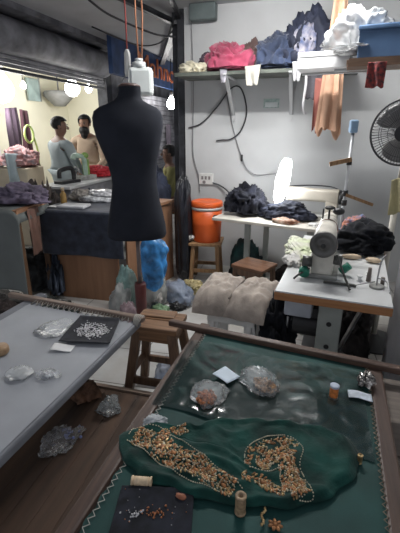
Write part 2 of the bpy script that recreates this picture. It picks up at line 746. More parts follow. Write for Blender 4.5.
def gar(u, v):
    a = u * 2 * PI - PI
    rr = v * gar_r(a) * (1 + 0.02 * noise.noise(Vector((math.cos(a) * 4, math.sin(a) * 4, 5))))
    x, y = GC.x + rr * math.cos(a), GC.y + rr * math.sin(a)
    return G(x, y, 0.005 + gar_h(x, y))


garment = single('embroidered_garment', MB().grid(gar, 140, 46), M_greendeep,
                 'crumpled deep green garment piece with gold embroidery lying on the stretched green cloth', 'garment',
                 solid=0.002)
rng = random.Random(5)
GOLD, COP, PALE = MB(), MB(), MB()


def motif(mb, x, y, ang, l, wd, h=0.0022):
    p = G(x, y, 0.0075 + gar_h(x, y))
    mb.ell(p, (l, wd, h), 8, 5, Matrix.Rotation(ang, 4, 'Z'))


def leafrow(pts, width, n, seed=0):
    n = int(n * 1.7)
    width *= 0.92
    P = spline([(x, y, 0) for x, y in pts], 14)
    for i in range(n):
        t = rng.random() * (len(P) - 2)
        k = int(t)
        p = P[k].lerp(P[k + 1], t - k)
        d = (P[k + 1] - P[k]).normalized()
        s = Vector((-d.y, d.x, 0))
        o = (rng.random() - 0.5) * width
        q = p + s * o
        a = math.atan2(d.y, d.x) + (0.7 if o > 0 else -0.7) + rng.uniform(-0.4, 0.4)
        kind = rng.random()
        if kind < 0.30:
            motif(COP, q.x, q.y, a, rng.uniform(0.0045, 0.009), rng.uniform(0.0025, 0.0045))
        elif kind < 0.66:
            motif(GOLD, q.x, q.y, a, rng.uniform(0.0035, 0.0075), rng.uniform(0.0017, 0.003))
        else:
            motif(PALE, q.x, q.y, a, rng.uniform(0.0018, 0.004), 0.002)


def flower(x, y, r, pet=9):
    for i in range(pet):
        a = 2 * PI * i / pet
        motif(COP if i % 2 else GOLD, x + math.cos(a) * r * 0.65, y + math.sin(a) * r * 0.65, a, r * 0.42, r * 0.2)
    for i in range(pet * 2):
        a = 2 * PI * i / (pet * 2)
        motif(PALE, x + math.cos(a) * r * 1.08, y + math.sin(a) * r * 1.08, a, 0.0026, 0.002)
    motif(PALE, x, y, 0, r * 0.22, r * 0.22)


def outline(pts, step=0.005, mb=None):
    P = spline([(x, y, 0) for x, y in pts], 14)
    acc = 0
    for i in range(len(P) - 1):
        acc += (P[i + 1] - P[i]).length
        if acc >= step:
            acc = 0
            d = P[i + 1] - P[i]
            motif(mb or PALE, P[i].x, P[i].y, math.atan2(d.y, d.x), 0.003, 0.0018)


# left arm of the neckline: wide panel that narrows to the right
leafrow([(-0.435, 0.80), (-0.38, 0.80), (-0.33, 0.79)], 0.075, 120)
leafrow([(-0.36, 0.83), (-0.33, 0.86), (-0.30, 0.875)], 0.035, 50)
leafrow([(-0.36, 0.77), (-0.28, 0.745), (-0.20, 0.725), (-0.12, 0.705)], 0.05, 150)
leafrow([(-0.33, 0.80), (-0.25, 0.775), (-0.18, 0.75), (-0.12, 0.725)], 0.028, 80)
flower(-0.345, 0.80, 0.026)
flower(-0.27, 0.757, 0.019)
flower(-0.19, 0.728, 0.016)
outline([(-0.455, 0.80), (-0.44, 0.84), (-0.38, 0.85), (-0.33, 0.835), (-0.24, 0.795), (-0.15, 0.75), (-0.10, 0.715)])
outline([(-0.45, 0.78), (-0.38, 0.755), (-0.31, 0.725), (-0.22, 0.70), (-0.14, 0.69)])
# right arm: ring that turns down to the hem
leafrow([(-0.105, 0.80), (-0.10, 0.85), (-0.06, 0.89), (-0.01, 0.915), (0.02, 0.90)], 0.02, 60)
leafrow([(-0.075, 0.80), (-0.05, 0.83), (-0.02, 0.86), (0.005, 0.885)], 0.05, 110)
leafrow([(-0.01, 0.84), (0.005, 0.80), (0.02, 0.76), (0.04, 0.735)], 0.055, 130)
leafrow([(-0.11, 0.755), (-0.06, 0.755), (-0.03, 0.74), (0.0, 0.735)], 0.035, 70)
flower(0.012, 0.79, 0.017)
flower(-0.06, 0.81, 0.015)
flower(0.03, 0.75, 0.018)
outline([(-0.11, 0.79), (-0.115, 0.85), (-0.07, 0.905), (0.0, 0.93), (0.035, 0.89), (0.03, 0.83), (0.055, 0.77), (0.065, 0.74), (0.03, 0.725)])
outline([(-0.10, 0.785), (-0.05, 0.785), (-0.02, 0.80), (-0.015, 0.77), (0.01, 0.735)])


def paisley(x, y, a, l):
    for i in range(22):
        t = i / 22 * 2 * PI
        r0 = l * (0.62 + 0.38 * math.cos(t)) if abs(math.sin(t)) < 2 else l
        ex, ey = r0 * math.cos(t), 0.55 * l * math.sin(t) * (0.75 - 0.25 * math.cos(t))
        motif(PALE if i % 2 else GOLD, x + ex * math.cos(a) - ey * math.sin(a), y + ex * math.sin(a) + ey * math.cos(a), a + t + PI / 2, 0.0034, 0.002, 0.004)
    motif(COP, x + 0.2 * l * math.cos(a), y + 0.2 * l * math.sin(a), a, l * 0.42, l * 0.24, 0.004)


for px_, py_, a_, l_ in ((-0.395, 0.815, 2.6, 0.028), (-0.385, 0.78, 3.5, 0.026), (-0.31, 0.775, -0.5, 0.027), (-0.235, 0.742, -0.4, 0.026), (-0.155, 0.716, -0.3, 0.024), (-0.30, 0.735, 2.7, 0.022),
                         (-0.31, 0.85, 0.5, 0.022), (-0.22, 0.775, 2.6, 0.02), (-0.075, 0.85, 1.0, 0.024), (-0.02, 0.895, 0.5, 0.024), (0.0, 0.84, -1.2, 0.026), (0.035, 0.775, -1.2, 0.026), (0.0, 0.755, -1.8, 0.022), (-0.06, 0.75, 0.2, 0.024)):
    paisley(px_, py_, a_, l_)
M_gold = mat('gold_bead', (0.55, 0.38, 0.19), 0.32, 0.75, var=0.25, scale=60)
M_copper = mat('copper_thread', (0.36, 0.165, 0.07), 0.45, 0.45, var=0.25, scale=60)
M_pale = mat('pale_bead', (0.75, 0.66, 0.50), 0.3, 0.3, var=0.2, scale=60)
obj('gold_embroidery', GOLD, M_gold, garment, stuff=True)
obj('copper_embroidery', COP, M_copper, garment, stuff=True)
obj('bead_edging', PALE, M_pale, garment, stuff=True)

# ------------------------------------------------------------------ small things on the green cloth
DZ = 0.012
M_bead_c = mat('copper_beads', (0.55, 0.22, 0.10), 0.3, 0.5, var=0.3, scale=80)
M_bead_b = mat('brown_beads', (0.42, 0.26, 0.15), 0.35, 0.3, var=0.3, scale=80)
x, y, z = G(-0.28, 1.05, DZ)
bag('bead_bag', (x, y, z), (0.13, 0.15, 0.028), 3, M_film, 'small clear bag of copper beads, left of the paper slip on green cloth', 0.2,
    fill=(190, -0.008, -0.03, 0.0055), fillmat=M_bead_c, fill_label='shiny copper beads')
x, y, z = G(-0.125, 1.165, DZ)
bag('bead_bag', (x, y, z), (0.13, 0.19, 0.03), 8, M_film, 'clear pointed bag of dull brown beads, right of the paper slip', 0.75,
    fill=(190, 0.0, -0.035, 0.0055), fillmat=M_bead_b, fill_label='dull brown beads')
b = MB()
b.grid(lambda u, v: ((u - 0.5) * 0.085, (v - 0.5) * 0.075, 0.003 * math.sin(u * 3 + v * 2)), 8, 8)
x, y, z = G(-0.245, 1.16, 0.024)
single('paper_slip', b, mat('pale_blue_paper', (0.62, 0.72, 0.82), 0.6, var=0.04), 'pale blue paper slip between two bead bags on green cloth', 'paper',
       (x, y, z), R(-32), solid=0.001)
b = MB()
b.grid(lambda u, v: ((u - 0.5) * 0.085, (v - 0.5) * 0.045, 0.004 + 0.004 * math.sin(u * 5)), 8, 8)
x, y, z = G(0.21, 1.185, 0.012)
single('paper_label', b, mat('pale_label', (0.60, 0.66, 0.74), 0.6, var=0.12, scale=40), 'small crumpled white label against right bar of green frame', 'paper label', (x, y, z), R(2), solid=0.001)
x, y, z = G(0.235, 1.265, 0.016)
single('foil_scrap', MB().heap((0, 0, 0), (0.055, 0.07, 0.03), 21, amp=0.5, freq=3, fold=1.0, sub=4),
       mat('foil', (0.55, 0.52, 0.5), 0.25, 0.7, var=0.6, scale=40), 'crumpled silvery foil scrap at far right corner of green frame', 'foil', (x, y, z))
x, y, z = G(-0.405, 0.875, 0.006)
single('fabric_wad', MB().heap((0, 0, 0), (0.075, 0.045, 0.02), 31, amp=0.4, freq=3, fold=0.8, sub=4),
       mat('wad_white', (0.5, 0.53, 0.55), 0.7), 'small white wad by left bar of green frame', 'wad', (x, y, z), R(20))


def spool(label, loc, r, h, body, thread, lying=None, hole=True, cap=None):
    root = thing('thread_spool', label, 'thread spool', loc, lying or 0.0)
    M = Matrix.Rotation(PI / 2, 4, 'Y') if lying is not None else None
    if M:
        M = Matrix.Translation((-h / 2, 0, r)) @ M
    mb = MB()
    rc = r * 0.45
    mb.lathe([(rc, 0), (r, 0), (r, h * 0.08), (r * 0.8, h * 0.10), (r * 0.8, h * 0.90), (r, h * 0.92), (r, h), (rc, h), (rc, 0)], n=20, M=M)
    obj('core', mb, body, root)
    mb = MB()
    k = [(r * 0.8, h * 0.12)]
    for i in range(13):
        k.append((r * (0.94 if i % 2 else 0.90), h * (0.14 + 0.72 * i / 12)))
    k.append((r * 0.8, h * 0.88))
    mb.lathe(k, n=20, M=M)
    obj('thread', mb, thread, root)
    if cap:
        mb = MB()
        mb.lathe([(rc, h), (r * 1.02, h), (r * 1.02, h * 1.07), (rc, h * 1.07)], n=20, M=M)
        obj('cap', mb, cap, root)
    return root


M_orange = mat('orange_thread', (0.62, 0.20, 0.05), 0.6, var=0.2, scale=90)
M_tan = mat('tan_thread', (0.36, 0.25, 0.15), 0.55, var=0.2, scale=90)
M_creamth = mat('cream_thread', (0.72, 0.55, 0.36), 0.6, var=0.1, scale=90)
spool('small spool of orange thread with pale blue cap standing on green cloth', G(0.125, 1.165, 0.002), 0.017, 0.052, mat('bluecap', (0.55, 0.62, 0.75), 0.5), M_orange, cap=mat('bluecap', (0.55, 0.62, 0.75), 0.5))
spool('brown wooden spool standing upright at the near edge of green cloth', G(-0.098, 0.665, 0.002), 0.015, 0.06, M_tan, M_tan)
spool('cream spool lying on its side beside the black bead pad', G(-0.352, 0.668, 0.003), 0.0135, 0.058, M_creamth, M_creamth, lying=R(12))
spool('tiny gold spool near the right bar of green frame', G(0.185, 0.90, 0.002), 0.008, 0.03, M_gold, M_gold)

# black velvet pad with beads
x, y, z = G(-0.29, 0.595, 0.003)
pad = thing('bead_pad', 'black velvet pad with a few beads at bottom edge of green cloth', 'bead pad', (x, y, z), R(14))
obj('pad', MB().box((0, 0, 0.005), (0.205, 0.17, 0.01)), mat('black_velvet', (0.012, 0.014, 0.022), 0.95, var=0.3, scale=30), pad, bevel=0.003)
rr = random.Random(9)
for nm, mm, k, cx, cy in (('silver_beads', mat('silver_bead', (0.7, 0.7, 0.72), 0.25, 0.6), 28, -0.045, 0.0), ('copper_beads', M_bead_c, 30, 0.01, 0.005)):
    q = MB()
    for i in range(k):
        q.ell((cx + rr.gauss(0, 0.018), cy + rr.gauss(0, 0.009), 0.0115), rr.uniform(0.0018, 0.0035), 6, 4)
    for i in range(9):
        q.ell((rr.uniform(-0.09, 0.09), rr.uniform(-0.03, 0.075), 0.0115), rr.uniform(0.0012, 0.002), 6, 4)
    obj(nm, q, mm, pad, stuff=True)
single('cloth_scrap', MB().heap((0, 0, 0), (0.03, 0.018, 0.008), 44, amp=0.3, sub=3), mat('rust_cloth', (0.35, 0.13, 0.07), 0.7),
       'tiny rust coloured scrap on right far corner of black pad', 'scrap', G(-0.242, 0.655, 0.014))
q = MB()
for i in range(7):
    a = i / 7 * 2 * PI
    q.ell((math.cos(a) * 0.012, math.sin(a) * 0.010, 0.004), (0.008, 0.005, 0.003), 8, 5, Matrix.Rotation(a, 4, 'Z'))
q.ell((0, 0, 0.005), (0.006, 0.006, 0.004), 8, 5)
single('bead_motif', q, M_copper, 'loose copper flower motif at near edge of green cloth', 'bead motif', G(-0.015, 0.655, 0.002))
q = MB()
for i in range(9):
    q.ell((0.004 * math.sin(i * 1.1), i * 0.006 - 0.02, 0.004), (0.004, 0.005, 0.003), 8, 5)
single('bead_motif', q, M_gold, 'loose gold curl motif beside copper flower motif', 'bead motif', G(-0.045, 0.665, 0.002))

# ------------------------------------------------------------------ left frame (grey)
M_grey = mat('grey_cloth', (0.34, 0.355, 0.385), 0.55, var=0.07, scale=3, bump=0.05, bscale=250)
M_greybar = mat('grey_cloth_bar', (0.20, 0.21, 0.235), 0.65, var=0.12, scale=6)
fl = thing('embroidery_frame', 'embroidery frame stretched with pale grey cloth at left', 'embroidery frame', (0, 0, ZB))
b = MB()
b.bar((-0.855, 1.70, 0.022), (-0.895, 0.30, 0.022), 0.045, 0.044)
obj('side_bar', b, M_greybar, fl, bevel=0.01)
b = MB()
b.bar((-1.565, 1.84, 0.024), (-1.60, 0.30, 0.024), 0.06, 0.05)
obj('side_bar', b, M_greybar, fl, bevel=0.008)
b = MB()
b.bar((-1.72, 1.735, 0.062), (-0.80, 1.665, 0.062), 0.034, 0.03)
obj('end_bar', b, woodmat('pale_bar_wood', (0.26, 0.19, 0.15), (0.14, 0.10, 0.08), 0.55, 'X'), fl, bevel=0.006)
b = MB()
b.bar((-1.70, 0.34, 0.062), (-0.80, 0.32, 0.062), 0.034, 0.03)
obj('end_bar', b, M_barx, fl, bevel=0.006)


def grcloth(u, v):
    xr = -0.897 + 0.035 * v + 0.015
    xl = -1.58 + 0.03 * v
    x = xl + (xr - xl) * u
    y = 0.33 + v * (1.685 - 0.045 * u - 0.33)
    z = 0.0465 - 0.004 * math.sin(u * PI) * math.sin(v * PI) + 0.001 * noise.noise(Vector((x * 5, y * 5, 0)))
    if v > 0.985:
        y += 0.008 * math.sin(u * 110)
    return (x, y, z)


obj('stretched_cloth', MB().grid(grcloth, 70, 90), M_grey, fl)
b = MB()
b.tube(lacing((-1.52, 1.672, 0.0), (-0.88, 1.63, 0.0), (0.01, 0.045, 0.022), 34, 0.052), 0.003, 5)
obj('lacing', b, M_thread, fl)
# lashing knot on the corner
b = MB()
for i in range(5):
    b.torus((-0.845 + 0.005 * i, 1.668, 0.045), 0.034, 0.004, Matrix.Rotation(R(80 + i * 9), 4, 'Y') @ Matrix.Rotation(R(20), 4, 'Z'), 20, 6)
obj('knot', b, M_thread, fl)

ZG = ZT + 0.002
tr = thing('bead_tray', 'black cloth mat with silver beads on pale grey cloth frame', 'bead mat', (-1.005, 1.495, ZG), R(-2))
poly = [(-0.145, 0.105), (0.075, 0.145), (0.155, -0.095), (-0.085, -0.155)]


def mat_fn(u, v):
    a = Vector((*poly[3], 0)).lerp(Vector((*poly[2], 0)), u)
    c = Vector((*poly[0], 0)).lerp(Vector((*poly[1], 0)), u)
    p = a.lerp(c, v)
    e = max(abs(u - 0.5), abs(v - 0.5)) * 2
    return (p.x, p.y, 0.004 + 0.012 * max(0, e - 0.8) / 0.2 + 0.002 * noise.noise(Vector((u * 5, v * 5, 0))))


obj('mat', MB().grid(mat_fn, 24, 24), mat('mat_black', (0.02, 0.021, 0.028), 0.85, var=0.2, scale=30), tr, solid=0.003)
q = MB()
for i in range(330):
    a = rr.random() * 2 * PI
    r0 = 0.055 + rr.gauss(0, 0.014)
    x, y = math.cos(a) * r0 * 1.15, math.sin(a) * r0 * 0.95 + 0.0
    if rr.random() < 0.35:
        x, y = rr.gauss(-0.01, 0.045), rr.gauss(0, 0.03)
    q.ell((x, y, 0.0085), (rr.uniform(0.003, 0.007), rr.uniform(0.002, 0.004), 0.0018), 6, 4, Matrix.Rotation(rr.random() * 3, 4, 'Z'))
obj('beads', q, mat('silver_bits', (0.66, 0.66, 0.68), 0.28, 0.4, var=0.2, scale=60), tr, stuff=True)
bag('bead_bag', (-1.20, 1.46, ZG), (0.16, 0.15, 0.022), 12, M_film, 'flat empty clear bag lying left of black bead mat', 0.3, amp=0.35)
b = MB()
b.grid(lambda u, v: ((u - 0.5) * 0.10, (v - 0.5) * 0.06, 0.004 + 0.004 * math.sin(u * 4 + 1)), 8, 6)
single('paper_slip', b, M_white, 'white paper slip lying in front of the black bead mat', 'paper', (-1.055, 1.315, ZG), R(12), solid=0.001)
M_wb = mat('white_beads', (0.7, 0.7, 0.66), 0.4, 0.1)
bag('bead_bag', (-1.10, 1.09, ZG), (0.10, 0.09, 0.025), 15, M_filmdense, 'small milky bag of pale beads, leftmost on the grey cloth', 0.5,
    fill=(60, 0, 0, 0.004), fillmat=M_wb)
bag('bead_bag', (-0.985, 1.115, ZG), (0.10, 0.065, 0.02), 17, M_film, 'small glittering bag of silver beads nearest the right edge of grey cloth', 0.15,
    fill=(110, 0, 0, 0.0045), fillmat=mat('silver_bits', (0.66, 0.66, 0.68), 0.25, 0.6))
wb = MB()
wb.lathe([(0.0, 0), (0.034, 0.0), (0.038, 0.008), (0.038, 0.026), (0.033, 0.036), (0.0, 0.038)], n=24)
single('wooden_puck', wb, woodmat('puck_wood', (0.42, 0.28, 0.16), (0.28, 0.17, 0.09), 0.5), 'round tan wooden block at left edge of grey cloth', 'wooden block', (-1.30, 1.20, ZG))

# ------------------------------------------------------------------ trestle stool under both frames
st = thing('trestle_stool', 'worn brown wooden stool with splayed legs holding both frame corners', 'stool', (-0.775, 1.80, 0), R(2))
b = MB()
b.box((0, -0.055, 0.481), (0.27, 0.105, 0.034))
b.box((0, 0.055, 0.481), (0.27, 0.105, 0.034))
b.box((-0.02, 0.06, 0.502), (0.20, 0.09, 0.012), (0, 0, 0.05))
obj('seat', b, M_stoolwood, st, bevel=0.006)
b = MB()
b.box((0, -0.085, 0.435), (0.235, 0.022, 0.06))
b.box((0, 0.085, 0.435), (0.235, 0.022, 0.06))
b.box((-0.11, 0, 0.435), (0.022, 0.16, 0.06))
b.box((0.11, 0, 0.435), (0.022, 0.16, 0.06))
obj('apron', b, M_stoolwood, st, bevel=0.004)
for sx in (-1, 1):
    for sy in (-1, 1):
        b = MB()
        b.bar((sx * 0.10, sy * 0.075, 0.465), (sx * 0.165, sy * 0.135, 0.0), 0.05, 0.042, up=(0, 1, 0))
        obj('leg', b, M_stoolleg, st, bevel=0.006)
for p, q2 in (((-0.145, -0.115, 0.16), (0.145, -0.115, 0.16)), ((-0.145, 0.115, 0.16), (0.145, 0.115, 0.16)), ((-0.143, -0.115, 0.19), (-0.143, 0.115, 0.19)), ((0.143, -0.115, 0.19), (0.143, 0.115, 0.19))):
    b = MB()
    b.bar(p, q2, 0.022, 0.045)
    obj('stretcher', b, M_stoolleg, st, bevel=0.004)
bag('rubbish_bag', (-0.80, 1.96, 0.0), (0.15, 0.13, 0.12), 23, plastic_film('blueish_film', (0.55, 0.65, 0.85), 0.5, 0.25),
    'crumpled bluish plastic bag on floor beneath the trestle stool', 0.4)

# ------------------------------------------------------------------ low board platform between the frames
pl = thing('wooden_platform', 'low dark brown board platform between grey and green frames', 'platform', (-0.86, 0.85, 0), R(2))
for i in range(6):
    b = MB()
    b.box((-0.225 + i * 0.093, 0, 0.185), (0.0922, 1.36, 0.03))
    obj('board', b, M_plat, pl, bevel=0.0015)
b = MB()
b.box((0.01, 0.665, 0.135), (0.56, 0.03, 0.07))
b.box((0.01, -0.6, 0.135), (0.56, 0.03, 0.07))
obj('rail', b, M_plat, pl, bevel=0.003)
b = MB()
b.box((0.01, 0.675, 0.206), (0.56, 0.022, 0.012))
obj('edge_strip', b, mat('strip', (0.22, 0.16, 0.12), 0.5), pl)
for sx in (-0.24, 0.26):
    for sy in (-0.6, 0.63):
        b = MB()
        b.box((sx, sy, 0.08), (0.05, 0.05, 0.16))
        obj('leg', b, M_plat, pl, bevel=0.004)
bag('plastic_bag', (-0.965, 1.11, 0.202), (0.10, 0.17, 0.06), 33, plastic_film('smoky_film', (0.55, 0.54, 0.54), 0.24, 0.25), 'crumpled smoky plastic bag with bluish end on brown platform', -0.5, amp=0.55, fill=(8, 0.01, 0.06, 0.009), fillmat=mat('blue_wrap', (0.22, 0.27, 0.55), 0.5), fill_label='bluish wrapper bits')
bag('plastic_bag', (-0.87, 1.36, 0.202), (0.11, 0.09, 0.055), 37, plastic_film('clear_grey_film', (0.6, 0.65, 0.66), 0.26, 0.2), 'crumpled clear bag at far end of brown platform', 0.2, amp=0.55)
single('rag', MB().heap((0, 0, 0), (0.14, 0.12, 0.08), 39, amp=0.4, freq=2.5, fold=0.8, sub=4), mat('brown_rag', (0.19, 0.10, 0.06), 0.85, var=0.3, scale=18),
       'brown rag bunched at far left corner of platform', 'rag', (-1.045, 1.42, 0.202))

# box under the right bar
rb = thing('wooden_crate', 'grey brown wooden crate under right bar of green frame', 'crate', (0.44, 1.43, 0))
b = MB()
for z in (0.06, 0.17, 0.28, 0.39):
    b.box((0, 0, z), (0.34, 0.26, 0.10))
obj('body', b, woodmat('crate_wood', (0.20, 0.165, 0.14), (0.12, 0.10, 0.085), 0.65, 'X'), rb, bevel=0.004)
b = MB()
b.box((0, 0, 0.47), (0.36, 0.28, 0.055))
obj('lid', b, woodmat('crate_wood', (0.20, 0.165, 0.14), (0.12, 0.10, 0.085), 0.65, 'X'), rb, bevel=0.004)

# ------------------------------------------------------------------ white stool with cushion
ps = thing('plastic_stool', 'white plastic stool under the tan cushion', 'stool', (-0.42, 2.27, 0), R(-4))
b = MB()
b.box((0, 0, 0.43), (0.34, 0.34, 0.035))
obj('seat', b, M_whiteplastic, ps, bevel=0.012)
b = MB()
b.box((0, 0, 0.385), (0.31, 0.31, 0.055))
obj('skirt', b, M_whiteplastic, ps, bevel=0.006)
for sx in (-1, 1):
    for sy in (-1, 1):
        b = MB()
        b.bar((sx * 0.115, sy * 0.115, 0.40), (sx * 0.145, sy * 0.145, 0.0), 0.075, 0.035, up=(0, 1, 0))
        b.bar((sx * 0.115, sy * 0.125, 0.40), (sx * 0.145, sy * 0.155, 0.0), 0.03, 0.05, up=(0, 1, 0))
        obj('leg', b, M_whiteplastic, ps, bevel=0.006)


def cush(dx, seed, rz):
    mb = MB()
    M = Matrix.Translation((dx, 0, 0)) @ Matrix.Rotation(rz, 4, 'Z')
    n = 40
    for side in (1, -1):
        def fn(u, v):
            x, y = (u - 0.5) * 2, (v - 0.5) * 2
            sq = (1 - abs(x) ** 4) * (1 - abs(y) ** 4)
            h = max(0, sq) ** 0.55
            q = Vector((x * 1.8 + seed, y * 1.8, side))
            wr = 0.022 * (1 - abs(noise.noise(q * 1.4)) * 2)
            X = x * 0.128 * (1 + 0.10 * noise.noise(Vector((y * 2, seed, 1))))
            Y = y * 0.235 * (1 + 0.06 * noise.noise(Vector((x * 2, seed, 4))))
            Z = 0.052 + (0.062 * h + wr * h) * (1 if side > 0 else 0) - (0.05 * h if side < 0 else 0)
            if y < -0.55:
                Z -= 0.07 * (-(y + 0.55) / 0.45) ** 1.6
            return (X, Y, max(Z, -0.09))
        mb.grid(fn, n, n, True, M)
    return mb


cu = thing('seat_cushion', 'lumpy tan double cushion lying on the white plastic stool', 'cushion', (-0.42, 2.29, 0.448), R(-6))
M_tancush = mat('tan_cushion', (0.38, 0.325, 0.28), 0.9, var=0.14, scale=12, bump=0.25, bscale=90, sheen=0.2)
obj('lobe', cush(-0.120, 3, 0.10), M_tancush, cu)
obj('lobe', cush(0.118, 9, -0.06), M_tancush, cu)
b = MB()
b.box((0.0, -0.02, 0.095), (0.008, 0.34, 0.01))
obj('crease_strip', b, mat('crease_strip', (0.18, 0.15, 0.13), 0.9), cu)  # dark strip laid in the crease between the lobes

# ------------------------------------------------------------------ sewing table
M_lam = mat('white_laminate', (0.62, 0.63, 0.63), 0.3, var=0.05, scale=4)
M_edge = woodmat('orange_edge', (0.42, 0.20, 0.085), (0.30, 0.13, 0.05), 0.5, 'X')
M_stand = mat('stand_grey', (0.40, 0.43, 0.40), 0.45, 0.1, var=0.08)
TA = R(-5)
tb = thing('sewing_table', 'white topped sewing machine table with wood edge, nearest at right', 'table', (0.172, 2.36, 0), TA)
b = MB()
b.box((0, 0, 0.7465), (0.535, 1.16, 0.007))
obj('laminate', b, M_lam, tb)
b = MB()
b.box((0, 0, 0.722), (0.54, 1.165, 0.042))
obj('tabletop', b, M_edge, tb, bevel=0.004)
for y in (-0.33, 0.42):
    b = MB()
    b.box((0.0, y, 0.38), (0.125, 0.045, 0.645))
    b.box((0.0, y, 0.02), (0.44, 0.06, 0.04))
    b.box((0.0, y, 0.69), (0.40, 0.05, 0.022))
    leg = obj('stand_leg', b, M_stand, tb, bevel=0.006)
    b = MB()
    for z in (0.50, 0.36):
        b.cyl((0, y - 0.026, z), (0, y - 0.0235, z), 0.014)
    obj('bolt_hole', b, M_blackplastic, leg)
b = MB()
b.box((0.0, 0.05, 0.11), (0.05, 0.74, 0.04))
obj('crossbar', b, M_stand, tb, bevel=0.004)
b = MB()
b.box((0.0, -0.05, 0.15), (0.32, 0.30, 0.03), (0.2, 0, 0))
obj('treadle', b, M_blackplastic, tb, bevel=0.004)
mo = MB()
mo.cyl((-0.20, -0.25, 0.44), (-0.02, -0.25, 0.44), 0.075)
mo.cyl((-0.22, -0.25, 0.44), (-0.20, -0.25, 0.44), 0.05)
mo.box((-0.11, -0.25, 0.53), (0.14, 0.12, 0.06))
mo.box((-0.11, -0.25, 0.63), (0.06, 0.06, 0.16))
motor = obj('motor', mo, M_blackplastic, tb, bevel=0.004)
b = MB()
b.cyl((-0.24, -0.25, 0.44), (-0.222, -0.25, 0.44), 0.06)
obj('pulley', b, M_steel, motor)
b = MB()
b.box((-0.165, -0.33, 0.625), (0.145, 0.20, 0.15))
obj('oil_tray', b, mat('tray_grey', (0.42, 0.45, 0.50), 0.45), tb, bevel=0.01)
b = MB()
b.bar((0.19, -0.30, 0.70), (0.06, -0.10, 0.18), 0.018, 0.018)
obj('knee_lifter', b, M_steel, tb)

pile((-0.145, 2.17, 0), (0.20, 0.30, 0.44), 181, M_black, 'black cloth bag on floor between white stool and sewing table', 0.1, cat='bag', name='cloth_bag', power=0.4)
pile((0.30, 2.62, 0.0), (0.30, 0.50, 0.34), 183, mat('dark_bundle', (0.035, 0.03, 0.03), 0.85, var=0.3, scale=6), 'dark heap added to darken the floor beneath right half of the sewing table', 0.1, cat='bundle', name='cloth_bundle', power=0.5)  # heap added to cover the lit floor and keep this spot dark

# sewing machine, hand wheel towards the viewer
M_mach = mat('machine_cream', (0.66, 0.63, 0.56), 0.38, var=0.12, scale=9)
M_machgrey = mat('machine_grey', (0.36, 0.36, 0.34), 0.4, 0.1, var=0.2, scale=12)
sm = thing('sewing_machine', 'cream industrial sewing machine on white table, dark hand wheel facing front', 'sewing machine', (0.085, 2.235, 0.751), R(-4))
b = MB()
b.box((0, 0.02, 0.012), (0.17, 0.46, 0.024))
obj('bed', b, M_machgrey, sm, bevel=0.006)


def rrect(wd, ht, r, k=5):
    P = []
    for cx, cy, a0 in ((wd / 2 - r, ht / 2 - r, 0), (-wd / 2 + r, ht / 2 - r, 90), (-wd / 2 + r, -ht / 2 + r, 180), (wd / 2 - r, -ht / 2 + r, 270)):
        for i in range(k + 1):
            a = R(a0 + 90 * i / k)
            P.append((cx + r * math.cos(a), cy + r * math.sin(a)))
    return P


def loft(mb, secs):
    """sections: (y, cx, cz, w, h, r)"""
    vs, fs = [], []
    n = None
    for (y, cx, cz, wd, ht, r) in secs:
        P = rrect(wd, ht, r)
        n = len(P)
        vs += [(cx + px_, y, cz + pz_) for px_, pz_ in P]
    for i in range(len(secs) - 1):
        for j in range(n):
            fs.append((i * n + j, i * n + (j + 1) % n, (i + 1) * n + (j + 1) % n, (i + 1) * n + j))
    fs.append(tuple(range(n)))
    fs.append(tuple(range((len(secs) - 1) * n, len(secs) * n)))
    mb.add(vs, fs, True)


b = MB()
b.prism([(-0.055, -0.19), (0.055, -0.19), (0.06, -0.07), (-0.06, -0.07)], 0.02, 0.17)
loft(b, [(-0.20, 0, 0.195, 0.115, 0.13, 0.045), (-0.05, 0, 0.20, 0.118, 0.13, 0.05), (0.05, 0, 0.21, 0.105, 0.11, 0.045), (0.21, 0, 0.215, 0.10, 0.10, 0.04), (0.225, 0, 0.215, 0.09, 0.09, 0.04)])
arm = obj('arm', b, M_mach, sm, bevel=0.006)
b = MB()
b.torus((0, 0.075, 0.212), 0.054, 0.004, Matrix.Rotation(PI / 2, 4, 'X'), 28, 6)
obj('trim_ring', b, mat('reddish_trim', (0.30, 0.15, 0.11), 0.5), arm)
b = MB()
loft(b, [(0.20, 0, 0.155, 0.085, 0.23, 0.03), (0.29, 0, 0.155, 0.08, 0.23, 0.03)])
obj('head', b, M_mach, sm, bevel=0.004)
b = MB()
b.cyl((0, 0.25, 0.02), (0, 0.25, 0.06), 0.006)
b.box((0, 0.25, 0.03), (0.025, 0.03, 0.006))
obj('needle_bar', b, M_steel, sm)
b = MB()
Mr = Matrix.Translation((0, -0.245, 0.20)) @ Matrix.Rotation(PI / 2, 4, 'X')
b.lathe([(0.02, -0.03), (0.055, -0.03), (0.067, -0.022), (0.070, -0.008), (0.067, 0.006), (0.052, 0.010), (0.046, 0.002), (0.026, 0.002), (0.024, 0.014), (0.0, 0.016)], n=32, M=Mr)
wh = obj('hand_wheel', b, mat('wheel_dark', (0.13, 0.125, 0.12), 0.35, 0.5, var=0.2), sm)
b = MB()
b.lathe([(0.0, 0.016), (0.012, 0.017), (0.013, 0.024), (0.0, 0.025)], n=16, M=Mr)
obj('hub', b, M_blackplastic, wh)
b = MB()
b.cyl((0.0, 0.10, 0.25), (0.0, 0.10, 0.33), 0.006)
b.ell((0.0, 0.10, 0.33), (0.03, 0.03, 0.012))
b.cyl((-0.035, 0.14, 0.25), (-0.035, 0.14, 0.315), 0.005)
b.ell((0.05, 0.17, 0.30), (0.035, 0.03, 0.022))
obj('tension_posts', b, M_blackplastic, sm)
b = MB()
b.cyl((0.05, -0.16, 0.10), (0.10, -0.16, 0.10), 0.025)
b.cyl((-0.10, -0.20, 0.09), (-0.05, -0.20, 0.09), 0.03)
